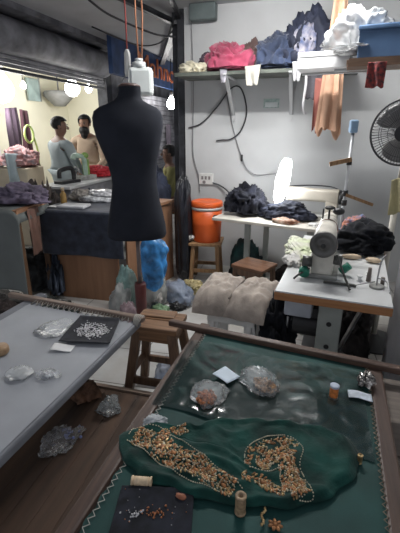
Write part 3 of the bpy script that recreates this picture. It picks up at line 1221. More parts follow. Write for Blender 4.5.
b.tube(spline([(-0.06, -0.22, 0.06), (-0.11, -0.26, 0.03), (-0.13, -0.28, 0.012)]), 0.006, 6)
b.tube(spline([(0.07, -0.20, 0.14), (0.12, -0.27, 0.05), (0.15, -0.33, 0.008)]), 0.006, 6)
b.box((0.10, -0.26, 0.008), (0.16, 0.015, 0.01))
obj('winder', b, mat('winder_dark', (0.09, 0.09, 0.085), 0.4, 0.5), sm)
b = MB()
b.cyl((0.10, -0.10, 0.02), (0.14, -0.10, 0.06), 0.022)
obj('green_disc', b, mat('green_plastic', (0.02, 0.20, 0.13), 0.4), sm, label='dark green disc')
b = MB()
b.cyl((-0.085, -0.24, 0.03), (-0.085, -0.21, 0.045), 0.028)
obj('green_disc', b, mat('green_plastic', (0.02, 0.20, 0.13), 0.4), sm, label='dark green disc')

# loose things on the sewing table
b = MB()
b.heap((0, 0, 0), (0.20, 0.56, 0.03), 51, amp=0.35, freq=2.5, fold=0.8, sub=5)
single('cloth_pile', b, mat('pale_green_cloth', (0.50, 0.56, 0.36), 0.8, var=0.2, scale=7, col2=(0.52, 0.50, 0.46)), 'pale green and white cloth bunched left of the cream sewing machine', 'cloth', (-0.055, 2.54, 0.751), R(4))
b = MB()
b.heap((0, 0, 0), (0.12, 0.20, 0.03), 52, amp=0.35, freq=3, fold=0.8, sub=4)
single('cloth_scrap', b, mat('grey_white_cloth', (0.52, 0.51, 0.49), 0.8, var=0.15), 'pale scrap lying on table in front of the pale green cloth', 'cloth', (-0.085, 2.28, 0.751), R(10))
b = MB()
b.heap((0, 0, 0), (0.34, 0.42, 0.15), 53, amp=0.3, freq=2.2, fold=0.8, sub=5)
single('cloth_pile', b, M_black, 'black cloth heaped on sewing table right of the machine', 'cloth', (0.355, 2.70, 0.751), R(-15))
b = MB()
b.heap((0, 0, 0), (0.22, 0.2, 0.13), 57, amp=0.3, freq=2.2, fold=0.8, sub=5)
single('cloth_pile', b, mat('patterned_cloth', (0.45, 0.18, 0.10), 0.8, scale=22, col2=(0.10, 0.17, 0.32)), 'small orange and blue patterned cloth behind the black heap', 'cloth', (0.30, 2.94, 0.751), R(-15))
for i, (x, y, l, wd, rz, lb) in enumerate(((0.255, 2.44, 0.12, 0.04, 0.1, 'longer tan wooden shuttle beside machine, in front of black heap'), (0.375, 2.40, 0.09, 0.05, -0.3, 'shorter tan wooden block at right edge of sewing table'))):
    b = MB()
    b.ell((0, 0, 0.017), (l / 2, wd / 2, 0.017), 16, 8)
    single('wooden_shuttle', b, mat('pale_tan_wood', (0.60, 0.47, 0.33), 0.5, var=0.1), lb, 'shuttle', (x, y, 0.751), rz)
wf = thing('thread_guide', 'bent wire thread guide stand at right corner of sewing table', 'thread guide', (0.345, 1.99, 0.751), 0)
b = MB()
b.cyl((0, 0, 0), (0, 0, 0.012), 0.035)
obj('base', b, M_machgrey, wf)
b = MB()
b.tube(spline([(0, 0, 0.01), (0.0, 0.005, 0.06), (0.01, 0.03, 0.13), (0.03, 0.05, 0.16)]), 0.004, 6)
b.tube(spline([(0, 0, 0.05), (0.04, -0.02, 0.04), (0.05, -0.08, 0.006)]), 0.0035, 6)
b.tube(spline([(-0.01, 0, 0.03), (-0.07, -0.02, 0.02), (-0.12, -0.03, 0.006)]), 0.0035, 6)
obj('wire', b, M_steel, wf)
b = MB()
b.cyl((-0.03, 0.08, 0.0), (-0.03, 0.08, 0.075), 0.013, 0.009)
obj('peg', b, mat('peg_dark', (0.18, 0.15, 0.13), 0.5), wf)
b = MB()
b.cyl((0.03, 0.03, 0.0), (0.03, 0.03, 0.045), 0.010)
obj('peg', b, mat('peg_dark', (0.18, 0.15, 0.13), 0.5), wf)
for i, (x, y, h, lb) in enumerate(((0.27, 2.06, 0.03, 'white bobbin lying between machine and thread guide'), (0.325, 2.16, 0.02, 'white bobbin behind the thread guide stand'))):
    b = MB()
    b.lathe([(0.004, 0), (0.016, 0), (0.016, 0.004), (0.009, 0.005), (0.009, h - 0.005), (0.016, h - 0.004), (0.016, h), (0.004, h)], n=18)
    single('bobbin', b, M_white, lb, 'bobbin', (x, y, 0.751))

# thread stand pole behind the sewing table
tp = thing('thread_stand', 'tall grey thread stand pole with wooden arm and pale blue top, before back wall', 'thread stand', (0.215, 3.03, 0.0), R(10))
b = MB()
b.cyl((0, 0, 0.0), (0, 0, 1.50), 0.012)
obj('pole', b, mat('pole_grey', (0.36, 0.37, 0.39), 0.4, 0.3), tp)
b = MB()
b.cyl((0, 0, 0.0), (0, 0, 0.02), 0.14)
obj('base', b, M_blackplastic, tp)
b = MB()
b.box((0, 0, 1.53), (0.055, 0.05, 0.085))
obj('top_cap', b, mat('pale_blue_plastic', (0.32, 0.47, 0.66), 0.5), tp, bevel=0.01)
b = MB()
b.bar((0.01, -0.015, 1.31), (-0.14, -0.015, 1.275), 0.02, 0.03)
obj('arm', b, M_lightwood, tp)
b = MB()
b.bar((0.0, -0.015, 1.06), (0.20, -0.015, 0.99), 0.02, 0.022)
obj('arm', b, M_lightwood, tp)
b = MB()
for z in (1.29, 1.07, 1.0):
    b.cyl((0, 0, z - 0.02), (0, 0, z + 0.02), 0.019)
obj('clamp', b, M_blackplastic, tp)

# ------------------------------------------------------------------ back table and its load
BT = R(-13)
bt = thing('work_table', 'white topped work table against back wall carrying black clothes', 'table', (-0.34, 3.57, 0), BT)
b = MB()
b.box((0, 0, 0.737), (0.98, 0.62, 0.026))
obj('tabletop', b, mat('cream_laminate', (0.66, 0.63, 0.56), 0.35, var=0.05), bt, bevel=0.004)
for sx in (-0.16, 0.40):
    for sy in (-0.24, 0.26):
        b = MB()
        b.box((sx, sy, 0.362), (0.05, 0.035, 0.724))
        obj('leg', b, M_stand, bt, bevel=0.004)
for sx in (-0.16, 0.40):
    b = MB()
    b.box((sx, 0.01, 0.12), (0.03, 0.5, 0.03))
    obj('crossbar', b, M_stand, bt)
b = MB()
b.heap((0, 0, 0), (0.34, 0.30, 0.21), 61, amp=0.34, freq=2.6, fold=0.95, sub=5, power=0.6)
single('cloth_pile', b, mat('navy_black_cloth', (0.011, 0.012, 0.021), 0.8, var=0.3, scale=14, sheen=0.04, spec=0.3), 'crumpled navy black cloth heap at left end of back table, right of cooler', 'cloth', (-0.61, 3.63, 0.7505), 0.2)
b = MB()
b.heap((0, 0, 0), (0.46, 0.26, 0.12), 63, amp=0.3, freq=2.4, fold=0.9, sub=5)
single('cloth_pile', b, mat('dark_blue_cloth', (0.02, 0.024, 0.042), 0.8, var=0.3, scale=10), 'flat dark blue cloth pile under the curled tube lamp', 'cloth', (-0.23, 3.52, 0.7505), -0.2)
b = MB()
b.heap((0, 0, 0), (0.20, 0.11, 0.035), 67, amp=0.3, freq=3, fold=0.8, sub=4)
single('cloth_scrap', b, mat('rust_scraps', (0.32, 0.14, 0.08), 0.8, scale=20, col2=(0.5, 0.4, 0.32)), 'rust and cream scraps along front edge of back table', 'cloth', (-0.22, 3.33, 0.7505), -0.2)
b = MB()
b.heap((0, 0, 0), (0.12, 0.09, 0.02), 68, amp=0.3, freq=3, fold=0.8, sub=4)
single('cloth_scrap', b, mat('white_scrap', (0.7, 0.69, 0.66), 0.8), 'white scrap at right front corner of back table', 'cloth', (0.03, 3.30, 0.7505), -0.2)
# second machine, pale, long arm
s2 = thing('sewing_machine', 'long beige sewing machine on back table below peach cloth', 'sewing machine', (-0.02, 3.62, 0.7505), R(-10))
b = MB()
b.box((0, 0, 0.02), (0.46, 0.17, 0.04))
obj('bed', b, M_machgrey, s2, bevel=0.006)
M_beige = mat('machine_beige', (0.55, 0.50, 0.42), 0.4, var=0.08)
M90 = Matrix.Rotation(PI / 2, 4, 'Z')
b = MB()
secs = [(-0.22, 0, 0.21, 0.11, 0.12, 0.03), (0.10, 0, 0.21, 0.10, 0.11, 0.03), (0.23, 0, 0.20, 0.11, 0.14, 0.03)]
loft(b, secs)
b.v = [M90.inverted() @ p for p in b.v]
b.box((0.18, 0, 0.1), (0.10, 0.10, 0.16))
obj('arm', b, M_beige, s2, bevel=0.005)
b = MB()
b.box((-0.19, 0, 0.12), (0.07, 0.09, 0.13))
obj('head', b, M_beige, s2, bevel=0.006)
b = MB()
b.cyl((0.235, 0, 0.20), (0.27, 0, 0.20), 0.06)
obj('hand_wheel', b, M_blackplastic, s2)
# curled tube lamp
tl = thing('tube_lamp', 'glowing white curled tube lamp standing on the back table', 'lamp', (-0.315, 3.58, 0.80), 0)
b = MB()
b.cyl((-0.01, 0, 0.0), (0.0, 0, 0.10), 0.03)
obj('base', b, M_whiteplastic, tl)
b = MB()
for k in range(6):
    pts = []
    a0 = k * PI / 3
    for i in range(24):
        t = i / 23
        a = a0 + t * 2.2
        rr_ = 0.012 + 0.032 * math.sin(t * PI) ** 0.45 if 0 < t < 1 else 0.012
        pts.append((0.0 + 0.055 * t + math.cos(a) * rr_, math.sin(a) * rr_, 0.10 + t * 0.36))
    b.tube(pts, 0.020, 8)  # tubes thickened so the shape fills out the lamp's bloom
M_tubeglow = emat('tube_glow', (0.96, 0.98, 1.0), 9)
obj('tube', b, M_tubeglow, tl)
add_point('tube_light', (-0.33, 3.50, 1.03), TUBE, 0.09, (0.93, 0.97, 1.0))

# stand under tube lamp end: nothing more; brown low stool in front of back table
bs = thing('low_stool', 'low brown wooden stool with shiny top in front of back table', 'stool', (-0.43, 3.06, 0), R(-22))
b = MB()
b.box((0, 0, 0.435), (0.30, 0.26, 0.03))
obj('seat', b, woodmat('varnished_wood', (0.22, 0.115, 0.07), (0.13, 0.065, 0.04), 0.15, 'X'), bs, bevel=0.005)
for sx in (-1, 1):
    for sy in (-1, 1):
        b = MB()
        b.bar((sx * 0.12, sy * 0.10, 0.42), (sx * 0.135, sy * 0.115, 0), 0.035, 0.035, up=(0, 1, 0))
        obj('leg', b, M_stoolleg, bs, bevel=0.003)
b = MB()
b.box((0, -0.105, 0.39), (0.24, 0.018, 0.055))
b.box((0, 0.105, 0.39), (0.24, 0.018, 0.055))
obj('apron', b, M_stoolleg, bs)
b = MB()
b.heap((0, 0, 0), (0.36, 0.24, 0.36), 71, amp=0.25, freq=2, fold=0.8, sub=5)
single('cloth_bundle', b, mat('teal_cloth', (0.02, 0.085, 0.085), 0.8, var=0.3, scale=6, col2=(0.03, 0.03, 0.035)), 'dark teal cloth bundle on floor under back table', 'cloth', (-0.62, 3.82, 0), 0.2)
b = MB()
b.heap((0, 0, 0), (0.50, 0.30, 0.26), 73, amp=0.25, freq=2, fold=0.8, sub=5)
single('cloth_bundle', b, mat('dark_bundle', (0.035, 0.03, 0.03), 0.85, var=0.3, scale=6), 'dark brown bundle on floor under right half of back table', 'cloth', (-0.05, 3.72, 0), 0.1)

# ------------------------------------------------------------------ water cooler on its stool
cs = thing('wooden_stool', 'rough pale wooden stool carrying the orange water cooler', 'stool', (-1.03, 3.72, 0), R(8))
b = MB()
for i in (-1, 0, 1):
    b.box((0, i * 0.105, 0.42), (0.33, 0.10, 0.03))
obj('seat', b, M_lightwood, cs, bevel=0.004)
for sx in (-1, 1):
    for sy in (-1, 1):
        b = MB()
        b.bar((sx * 0.12, sy * 0.12, 0.405), (sx * 0.145, sy * 0.14, 0), 0.04, 0.04, up=(0, 1, 0))
        obj('leg', b, M_lightwood, cs, bevel=0.003)
for sy in (-1, 1):
    b = MB()
    b.bar((-0.13, sy * 0.13, 0.14), (0.13, sy * 0.13, 0.14), 0.022, 0.035)
    b.bar((sy * 0.13, -0.13, 0.18), (sy * 0.13, 0.13, 0.18), 0.022, 0.035)
    obj('stretcher', b, M_lightwood, cs)
M_or = mat('orange_plastic', (0.78, 0.13, 0.025), 0.4, var=0.06, scale=3)
co = thing('water_cooler', 'orange round water cooler with white band, on wooden stool by back wall', 'water cooler', (-1.03, 3.72, 0.436), R(-20))
b = MB()
b.lathe([(0.0, 0), (0.135, 0.0), (0.143, 0.012), (0.150, 0.18), (0.152, 0.20), (0.150, 0.205), (0.156, 0.33), (0.0, 0.33)], n=40)
body = obj('body', b, M_or, co)
b = MB()
b.lathe([(0.150, 0.325), (0.159, 0.327), (0.160, 0.352), (0.152, 0.355), (0.0, 0.355)], n=40)
obj('band', b, M_whiteplastic, co)
b = MB()
b.lathe([(0.0, 0.354), (0.160, 0.354), (0.163, 0.365), (0.160, 0.395), (0.150, 0.405), (0.12, 0.408), (0.11, 0.400), (0.0, 0.400)], n=40)
obj('lid', b, M_or, co)
b = MB()
b.cyl((-0.06, -0.15, 0.05), (-0.066, -0.175, 0.05), 0.02)
b.cyl((-0.066, -0.175, 0.05), (-0.07, -0.20, 0.045), 0.010)
b.cyl((-0.07, -0.195, 0.065), (-0.07, -0.195, 0.025), 0.009)
b.box((-0.07, -0.195, 0.07), (0.03, 0.012, 0.008))
obj('tap', b, M_whiteplastic, co)
b = MB()
b.cyl((0.135, -0.06, 0.27), (0.158, -0.07, 0.27), 0.02)
b.tube(spline([(0.155, -0.03, 0.28), (0.175, -0.06, 0.27), (0.165, -0.10, 0.255)]), 0.007, 6)
obj('handle', b, M_darkmetal, co)

# ------------------------------------------------------------------ back wall: switch board, cables, sticker
sb = thing('switch_board', 'small white switch board on back wall above the orange cooler', 'switch board', (-1.17, 4.19, 1.0), 0)
b = MB()
b.box((0, 0, 0), (0.16, 0.025, 0.12))
obj('plate', b, M_whiteplastic, sb, bevel=0.004)
b = MB()
for i in (-0.04, 0.0, 0.04):
    b.box((i, -0.015, 0.012), (0.022, 0.008, 0.035))
obj('switches', b, mat('switch_dark', (0.22, 0.2, 0.2), 0.5), sb, bevel=0.002)
b = MB()
b.cyl((-0.02, -0.016, -0.035), (-0.02, -0.010, -0.035), 0.018)
obj('socket', b, mat('switch_dark', (0.22, 0.2, 0.2), 0.5), sb)
b = MB()
b.box((0, 0, 0), (0.155, 0.004, 0.085))
stk = single('wall_notice', b, mat('notice_green', (0.35, 0.45, 0.42), 0.5, var=0.15, scale=30), 'small faded green notice stuck on back wall below shelf', 'notice', (-0.50, 4.197, 1.76))
b = MB()
b.box((0, -0.0025, -0.012), (0.125, 0.003, 0.045))
obj('pale_panel', b, mat('notice_pale', (0.62, 0.66, 0.66), 0.5), stk)
WY = 4.185
cable('wall_cable', [(-1.33, WY, 2.5), (-1.31, WY, 1.9), (-1.32, WY, 1.3), (-1.26, WY, 1.04), (-1.24, WY, 0.86)], 0.005, M_cablegrey, 'thin grey cable running down the left end of back wall')
cable('wall_cable', [(-1.10, WY, 0.96), (-1.02, WY - .01, 0.94), (-0.94, WY - .03, 0.90), (-0.86, WY - .1, 0.85), (-0.80, 4.0, 0.84)], 0.008, M_cablem, 'dark cable from switch board down to the black cloth heap')
cable('wall_cable', [(-1.06, WY, 1.40), (-1.0, WY, 1.41), (-0.90, WY, 1.42), (-0.80, WY, 1.50), (-0.745, WY, 1.66), (-0.77, WY, 1.82), (-0.83, WY, 1.92), (-0.92, WY, 1.90), (-1.05, WY, 1.74), (-1.22, WY, 1.58), (-1.37, WY, 1.53)], 0.007, M_cablem, 'dark cable looping in a hoop on back wall below the magenta cloth')
cable('wall_cable', [(-0.96, WY, 1.88), (-0.90, WY, 1.60), (-0.84, WY, 1.40), (-0.775, WY, 1.23), (-0.72, WY, 1.12), (-0.62, WY, 1.06), (-0.48, WY, 1.07), (-0.36, 4.0, 1.10)], 0.005, M_cablegrey, 'thin grey flex running from the hoop down to the tube lamp')
cable('wall_cable', [(-0.36, 3.95, 0.97), (-0.1, 4.1, 0.98), (0.15, 4.05, 0.98), (0.28, 3.9, 0.94)], 0.006, M_cablem, 'dark cable along back wall behind the beige machine')
b = MB()
b.box((0, 0, 0), (0.02, 0.02, 0.07))
single('cable_plug', b, M_blackplastic, 'small inline plug on the grey flex of the tube lamp', 'plug', (-0.775, 4.172, 1.23), 0, bevel=0.004)
# pale diagonal brace under shelf
for i, (x, lb) in enumerate(((-0.88, 'pale shelf bracket below the magenta cloth'), (-0.30, 'pale shelf bracket below the navy heap'))):
    br = MB()
    br.bar((x, 3.80, 1.975), (x, 4.19, 1.66), 0.03, 0.02)
    br.bar((x, 4.19, 1.98), (x, 4.19, 1.60), 0.03, 0.012, up=(0, 1, 0))
    br.bar((x, 3.74, 1.982), (x, 4.19, 1.982), 0.03, 0.012)
    single('shelf_bracket', br, M_wall, lb, 'bracket')

# ------------------------------------------------------------------ long shelf on the back wall with clothes
lg = thing('wall_shelf', 'long narrow dark shelf on back wall loaded with bundled clothes', 'shelf', (0, 0, 0))
b = MB()
b.box((-0.55, 3.99, 2.0), (1.64, 0.40, 0.024))
obj('board', b, mat('shelf_dark', (0.13, 0.14, 0.125), 0.6, var=0.2), lg)
b = MB()
b.box((-0.55, 3.785, 1.998), (1.64, 0.014, 0.03))
obj('front_edge', b, mat('shelf_edge', (0.12, 0.135, 0.115), 0.5, var=0.2), lg)
SZ = 2.0125


M_mag = mat('magenta_cloth', (0.36, 0.05, 0.105), 0.75, var=0.2, scale=6, sheen=0.3)
pile((-1.22, 3.95, SZ), (0.30, 0.24, 0.09), 81, mat('cream_cloth', (0.62, 0.58, 0.45), 0.8), 'cream cloth bundle at left end of the long shelf')
pile((-1.06, 4.03, SZ), (0.26, 0.24, 0.17), 82, mat('plum_dark_cloth', (0.06, 0.04, 0.06), 0.8), 'dark plum cloth between cream bundle and magenta bundle')
pile((-0.86, 3.93, SZ), (0.46, 0.32, 0.20), 83, M_mag, 'magenta cloth bundle on the long shelf')
pile((-0.69, 4.02, SZ), (0.26, 0.28, 0.22), 84, mat('brown_dark_cloth', (0.10, 0.06, 0.055), 0.8), 'dark brown cloth just right of the magenta bundle')
pile((-0.44, 3.99, SZ), (0.48, 0.36, 0.26), 85, mat('navy_blue_cloth', (0.035, 0.055, 0.115), 0.75, var=0.25, scale=5, sheen=0.3), 'large navy blue cloth heap in middle of the long shelf')
pile((-0.19, 4.0, SZ), (0.50, 0.34, 0.35), 86, mat('black_blue_cloth', (0.022, 0.028, 0.055), 0.8, var=0.25, scale=5), 'tall blackish blue cloth heap behind the white box')
pile((-0.19, 3.88, SZ + 0.02), (0.22, 0.16, 0.27), 87, mat('mixed_blue_cloth', (0.40, 0.38, 0.42), 0.8, scale=16, col2=(0.06, 0.09, 0.2)), 'blue and pale patterned garment in front of the blackish heap')
pile((0.02, 3.98, SZ), (0.30, 0.30, 0.24), 88, mat('dusk_cloth', (0.09, 0.06, 0.07), 0.8), 'dark maroon cloth at right end of the long shelf')
M_creamh = mat('cream_hang', (0.62, 0.60, 0.53), 0.8)
hang('hanging_cloth', (-0.70, 3.765, 2.04), (-0.56, 3.765, 2.05), 0.16, 1.2, 0.012, M_creamh, 'cream cloth end hanging over shelf edge right of the magenta bundle', 'cloth', 0.7, 2)
hang('hanging_cloth', (-0.93, 3.765, 2.03), (-0.86, 3.765, 2.03), 0.11, 1.0, 0.01, mat('lavender_hang', (0.42, 0.41, 0.46), 0.8), 'narrow pale lavender cloth end hanging below the magenta bundle', 'cloth', 0.6, 4)
hang('hanging_cloth', (-0.29, 3.765, 2.06), (-0.20, 3.765, 2.06), 0.15, 1.4, 0.012, mat('white_hang', (0.6, 0.6, 0.62), 0.8), 'white cloth end hanging below the patterned garment', 'cloth', 0.6, 6)
hang('hanging_cloth', (-0.185, 3.768, 2.03), (0.0, 3.768, 2.02), 0.27, 2.0, 0.014, mat('dark_hang', (0.10, 0.095, 0.11), 0.85), 'dark cloth hanging from shelf left of the peach cloth', 'cloth', 0.8, 8)
cable('wall_cable', [(-0.17, 3.74, 2.02), (-0.16, 3.72, 1.88), (-0.17, 3.74, 1.72), (-0.15, 3.78, 1.64)], 0.012, mat('white_cord', (0.6, 0.6, 0.62), 0.6), 'thick white cord dangling beside the white cloth end')

# peach cloth hanging from the ceiling
pk = thing('hanging_cloth', 'long peach cloth hanging down back wall beside the shelf end', 'cloth', (0, 0, 0))
M_peach = mat('peach_cloth', (0.66, 0.40, 0.27), 0.8, var=0.1, scale=5)
hang('panel', (0.01, 3.70, 2.60), (0.10, 3.70, 2.60), 1.11, 1.6, 0.03, M_peach, taper=2.4, seed=1, parent=pk, nu=50, nv=40)
hang('panel', (0.00, 3.66, 1.95), (0.10, 3.66, 1.95), 0.43, 1.5, 0.02, M_peach, taper=1.5, seed=5, parent=pk, nu=40, nv=24)
hang('hanging_cloth', (-0.085, 3.72, 1.92), (-0.02, 3.72, 1.92), 0.42, 1.0, 0.012, mat('red_brown_hang', (0.30, 0.10, 0.08), 0.8), 'narrow rust cloth hanging at left edge of the peach cloth', 'cloth', 0.8, 3)

# ------------------------------------------------------------------ nearer shelf at right with box and plastic
ns = thing('wall_shelf', 'short brown wooden shelf at upper right carrying a blue box', 'shelf', (0, 0, 0))
b = MB()
b.box((0.69, 3.12, 1.925), (1.12, 0.36, 0.028), (0, 0, R(-4)))
obj('board', b, woodmat('shelf_wood', (0.20, 0.12, 0.075), (0.11, 0.065, 0.04), 0.5, 'X'), ns, bevel=0.003)
b = MB()
b.box((0.69, 2.935, 1.92), (1.12, 0.014, 0.05), (0, 0, R(-4)))
obj('front_edge', b, woodmat('shelf_wood', (0.20, 0.12, 0.075), (0.11, 0.065, 0.04), 0.5, 'X'), ns)
b = MB()
b.bar((0.9, 2.98, 1.90), (1.25, 2.98, 1.55), 0.03, 0.03)
obj('bracket', b, M_darkmetal, ns)
bb = thing('storage_box', 'large blue box on the short upper right shelf', 'box', (0.44, 3.12, 1.94), R(-5))
b = MB()
b.box((0, 0, 0.085), (0.50, 0.30, 0.17))
obj('body', b, mat('blue_box', (0.07, 0.14, 0.27), 0.55, var=0.12, scale=4), bb, bevel=0.01)
b = MB()
b.box((0, 0, 0.18), (0.515, 0.315, 0.03))
obj('lid', b, mat('blue_lid', (0.08, 0.16, 0.30), 0.5, var=0.1), bb, bevel=0.008)
wbx = thing('carton', 'white carton sticking out between the long shelf and clear plastic', 'box', (-0.02, 3.32, 1.925), R(-6))
b = MB()
b.box((0, 0, 0.055), (0.36, 0.24, 0.11))
obj('body', b, mat('white_carton', (0.78, 0.78, 0.78), 0.6, var=0.03), wbx, bevel=0.004)
b = MB()
b.box((-0.02, -0.122, 0.085), (0.30, 0.004, 0.012))
obj('flap_edge', b, mat('carton_grey', (0.66, 0.66, 0.66), 0.6), wbx)  # strip slightly greyer than the carton
b = MB()
b.bar((0.05, 3.28, 1.915), (0.35, 3.25, 1.915), 0.03, 0.014)
b.bar((-0.18, 3.42, 1.915), (0.35, 3.37, 1.915), 0.03, 0.014)
single('shelf_rail', b, M_wall, 'pale rails below the white carton joining both shelves', 'rail')
bp_ = MB()
bp_.heap((0, 0, 0), (0.36, 0.28, 0.21), 91, amp=0.35, freq=2.3, fold=1.0, sub=5, power=0.7)
single('plastic_bag', bp_, plastic_film('bright_film', (0.93, 0.95, 0.97), 0.62, 0.12, 0.8, 14), 'big bright clear plastic bag bulging over the white carton, left of blue box', 'plastic bag', (0.19, 3.13, 2.0), R(20))
pile((0.17, 3.15, 1.99), (0.24, 0.18, 0.11), 92, M_white, 'white cloth inside the big clear plastic bag', 0.3)
hang('lace_cloth', (0.245, 2.915, 1.91), (0.355, 2.905, 1.91), 0.15, 1.5, 0.012, mat('red_lace', (0.34, 0.05, 0.045), 0.8, scale=45, col2=(0.05, 0.03, 0.035)), 'red and black lace hanging from the short shelf edge', 'cloth', 1.0, 2)

# ------------------------------------------------------------------ pedestal fan
fanf = Vector((-0.30, -1.0, -0.05)).normalized()
MF = fanf.to_track_quat('Z', 'Y').to_matrix().to_4x4()
FC = Vector((0.48, 2.68, 1.49))
fa = thing('pedestal_fan', 'dark wire caged fan on a pale pole at right edge', 'fan', (0, 0, 0))
MT = Matrix.Translation(FC) @ MF
M_cage = mat('fan_cage', (0.06, 0.06, 0.065), 0.45, 0.4)
b = MB()
FR = 0.19
for (R0, z, r) in ((FR, 0.0, 0.006), (FR, -0.02, 0.004), (0.045, 0.05, 0.004), (FR * 0.72, 0.042, 0.0018), (FR * 0.45, 0.049, 0.0018), (FR * 0.75, -0.075, 0.002)):
    b.torus((0, 0, 0), R0, r, MT @ Matrix.Translation((0, 0, z)), 44, 6)
for i in range(64):
    a = 2 * PI * i / 64
    ca, sa = math.cos(a), math.sin(a)
    for prof in ([(0.045, 0.05), (0.10, 0.049), (0.16, 0.037), (FR, 0.0)], [(0.05, -0.09), (0.13, -0.085), (0.18, -0.06), (FR, 0.0)]):
        b.tube([MT @ Vector((r_ * ca, r_ * sa, z_)) for r_, z_ in prof], 0.0019, 4, False)
obj('guard', b, M_cage, fa)
for k in range(3):
    b = MB()

    def blade(u, v, k=k):
        r_ = 0.035 + 0.14 * v
        wd = (0.55 + 0.5 * math.sin(v * PI * 0.8)) * (1 - 0.25 * v)
        a = 2 * PI * k / 3 + (u - 0.5) * 1.45 * wd + 0.25 * v
        return MT @ Vector((r_ * math.cos(a), r_ * math.sin(a), -0.02 + (u - 0.5) * 0.045))
    b.grid(blade, 12, 10)
    obj('blade', b, mat('fan_blade', (0.17, 0.165, 0.165), 0.4, var=0.1), fa, solid=0.003)
b = MB()
b.cyl(MT @ Vector((0, 0, -0.03)), MT @ Vector((0, 0, 0.02)), 0.035)
b.cyl(MT @ Vector((0, 0, 0.048)), MT @ Vector((0, 0, 0.056)), 0.045)
obj('hub', b, M_blackplastic, fa)
b = MB()
b.cyl(MT @ Vector((0, 0, -0.22)), MT @ Vector((0, 0, -0.09)), 0.05, 0.065)
obj('motor', b, M_blackplastic, fa)
pb = MT @ Vector((0, 0, -0.15))
b = MB()
b.cyl((pb.x, pb.y, 0.03), (pb.x, pb.y, 1.12), 0.020)
b.cyl((pb.x, pb.y, 1.10), (pb.x, pb.y, pb.z), 0.014)
obj('pole', b, mat('cream_pole', (0.55, 0.52, 0.46), 0.5, var=0.08), fa)
b = MB()
b.lathe([(0.0, 0), (0.19, 0.0), (0.19, 0.015), (0.05, 0.04), (0.03, 0.07), (0.0, 0.07)], (pb.x, pb.y, 0.0), 32)
obj('base', b, M_blackplastic, fa)
hang('hanging_cloth', (pb.x - 0.055, pb.y - 0.035, 1.20), (pb.x + 0.06, pb.y - 0.05, 1.24), 0.24, 1.5, 0.016, mat('yellow_cloth', (0.56, 0.50, 0.29), 0.8), 'pale yellow cloth hanging on the fan pole', 'cloth', 0.8, 2)
b = MB()
b.box((0, 0, 0.62), (0.05, 0.80, 1.24))
single('partition_board', b, mat('pale_board', (0.36, 0.37, 0.40), 0.6, var=0.1, scale=3), 'pale grey board standing upright beside the sewing table at right edge', 'board', (0.515, 2.0, 0), R(-4), bevel=0.004)

# ------------------------------------------------------------------ dress form
dm = thing('dress_form', 'black headless dress form on a thin pole, standing before the counter', 'dress form', (-1.205, 2.47, 0), R(24))
PROF = [(0.775, 0.05, 0.04), (0.778, 0.200, 0.135), (0.80, 0.212, 0.143), (0.86, 0.214, 0.146), (0.95, 0.205, 0.142), (1.05, 0.186, 0.13), (1.15, 0.170, 0.118), (1.22, 0.172, 0.116),
        (1.30, 0.186, 0.122), (1.38, 0.212, 0.135), (1.46, 0.238, 0.142), (1.53, 0.252, 0.138), (1.58, 0.254, 0.126), (1.62, 0.240, 0.110), (1.645, 0.205, 0.098), (1.665, 0.150, 0.088),
        (1.685, 0.105, 0.078), (1.705, 0.086, 0.072), (1.74, 0.080, 0.070), (1.765, 0.080, 0.070)]
NN = 48
vs, fs = [], []
for z, a, d in PROF:
    for j in range(NN):
        t = 2 * PI * j / NN
        c_, s_ = math.cos(t), math.sin(t)
        ex = 0.86
        x = a * math.copysign(abs(c_) ** ex, c_)
        y = d * math.copysign(abs(s_) ** ex, s_)
        if s_ < 0 and 1.30 < z < 1.60:
            y *= 1 + 0.12 * math.sin((z - 1.30) / 0.30 * PI)
        vs.append((x, y, z))
for i in range(len(PROF) - 1):
    for j in range(NN):
        fs.append((i * NN + j, i * NN + (j + 1) % NN, (i + 1) * NN + (j + 1) % NN, (i + 1) * NN + j))
fs.append(tuple(range(NN)))
b = MB()
b.add(vs, fs, True)
b.v = [Vector((p.x * (0.90 if p.z > 1.0 else 0.90 + 0.10 * (1.0 - p.z) / 0.22) - 0.02 * min(1.0, max(0.0, (p.z - 1.2) / 0.3)) * max(0.0, min(1.0, (1.74 - p.z) / 0.12)), p.y, p.z)) for p in b.v]
obj('torso', b, mat('form_black', (0.024, 0.027, 0.037), 0.9, var=0.15, scale=4, spec=0.2), dm)
b = MB()
b.lathe([(0.0, 0), (0.078, 0), (0.078, 0.008), (0.055, 0.02), (0.0, 0.024)], (0.0, 0, 1.765), 28, 0.9, 0.87)
obj('neck_cap', b, mat('neck_cap', (0.09, 0.05, 0.045), 0.6), dm)
b = MB()
b.cyl((0, 0, 0.40), (0, 0, 0.80), 0.016)
obj('pole', b, mat('pole_taupe', (0.20, 0.165, 0.16), 0.5, 0.3), dm)
b = MB()
b.lathe([(0.0, 0.08), (0.036, 0.08), (0.040, 0.10), (0.042, 0.30), (0.044, 0.40), (0.040, 0.415), (0.0, 0.415)], n=24)
obj('sleeve', b, mat('maroon_wood', (0.12, 0.030, 0.028), 0.4), dm)
b = MB()
b.lathe([(0.0, 0), (0.10, 0.0), (0.10, 0.02), (0.07, 0.035), (0.03, 0.09), (0.0, 0.09)], n=28)
obj('base', b, mat('maroon_wood', (0.12, 0.030, 0.028), 0.4), dm)

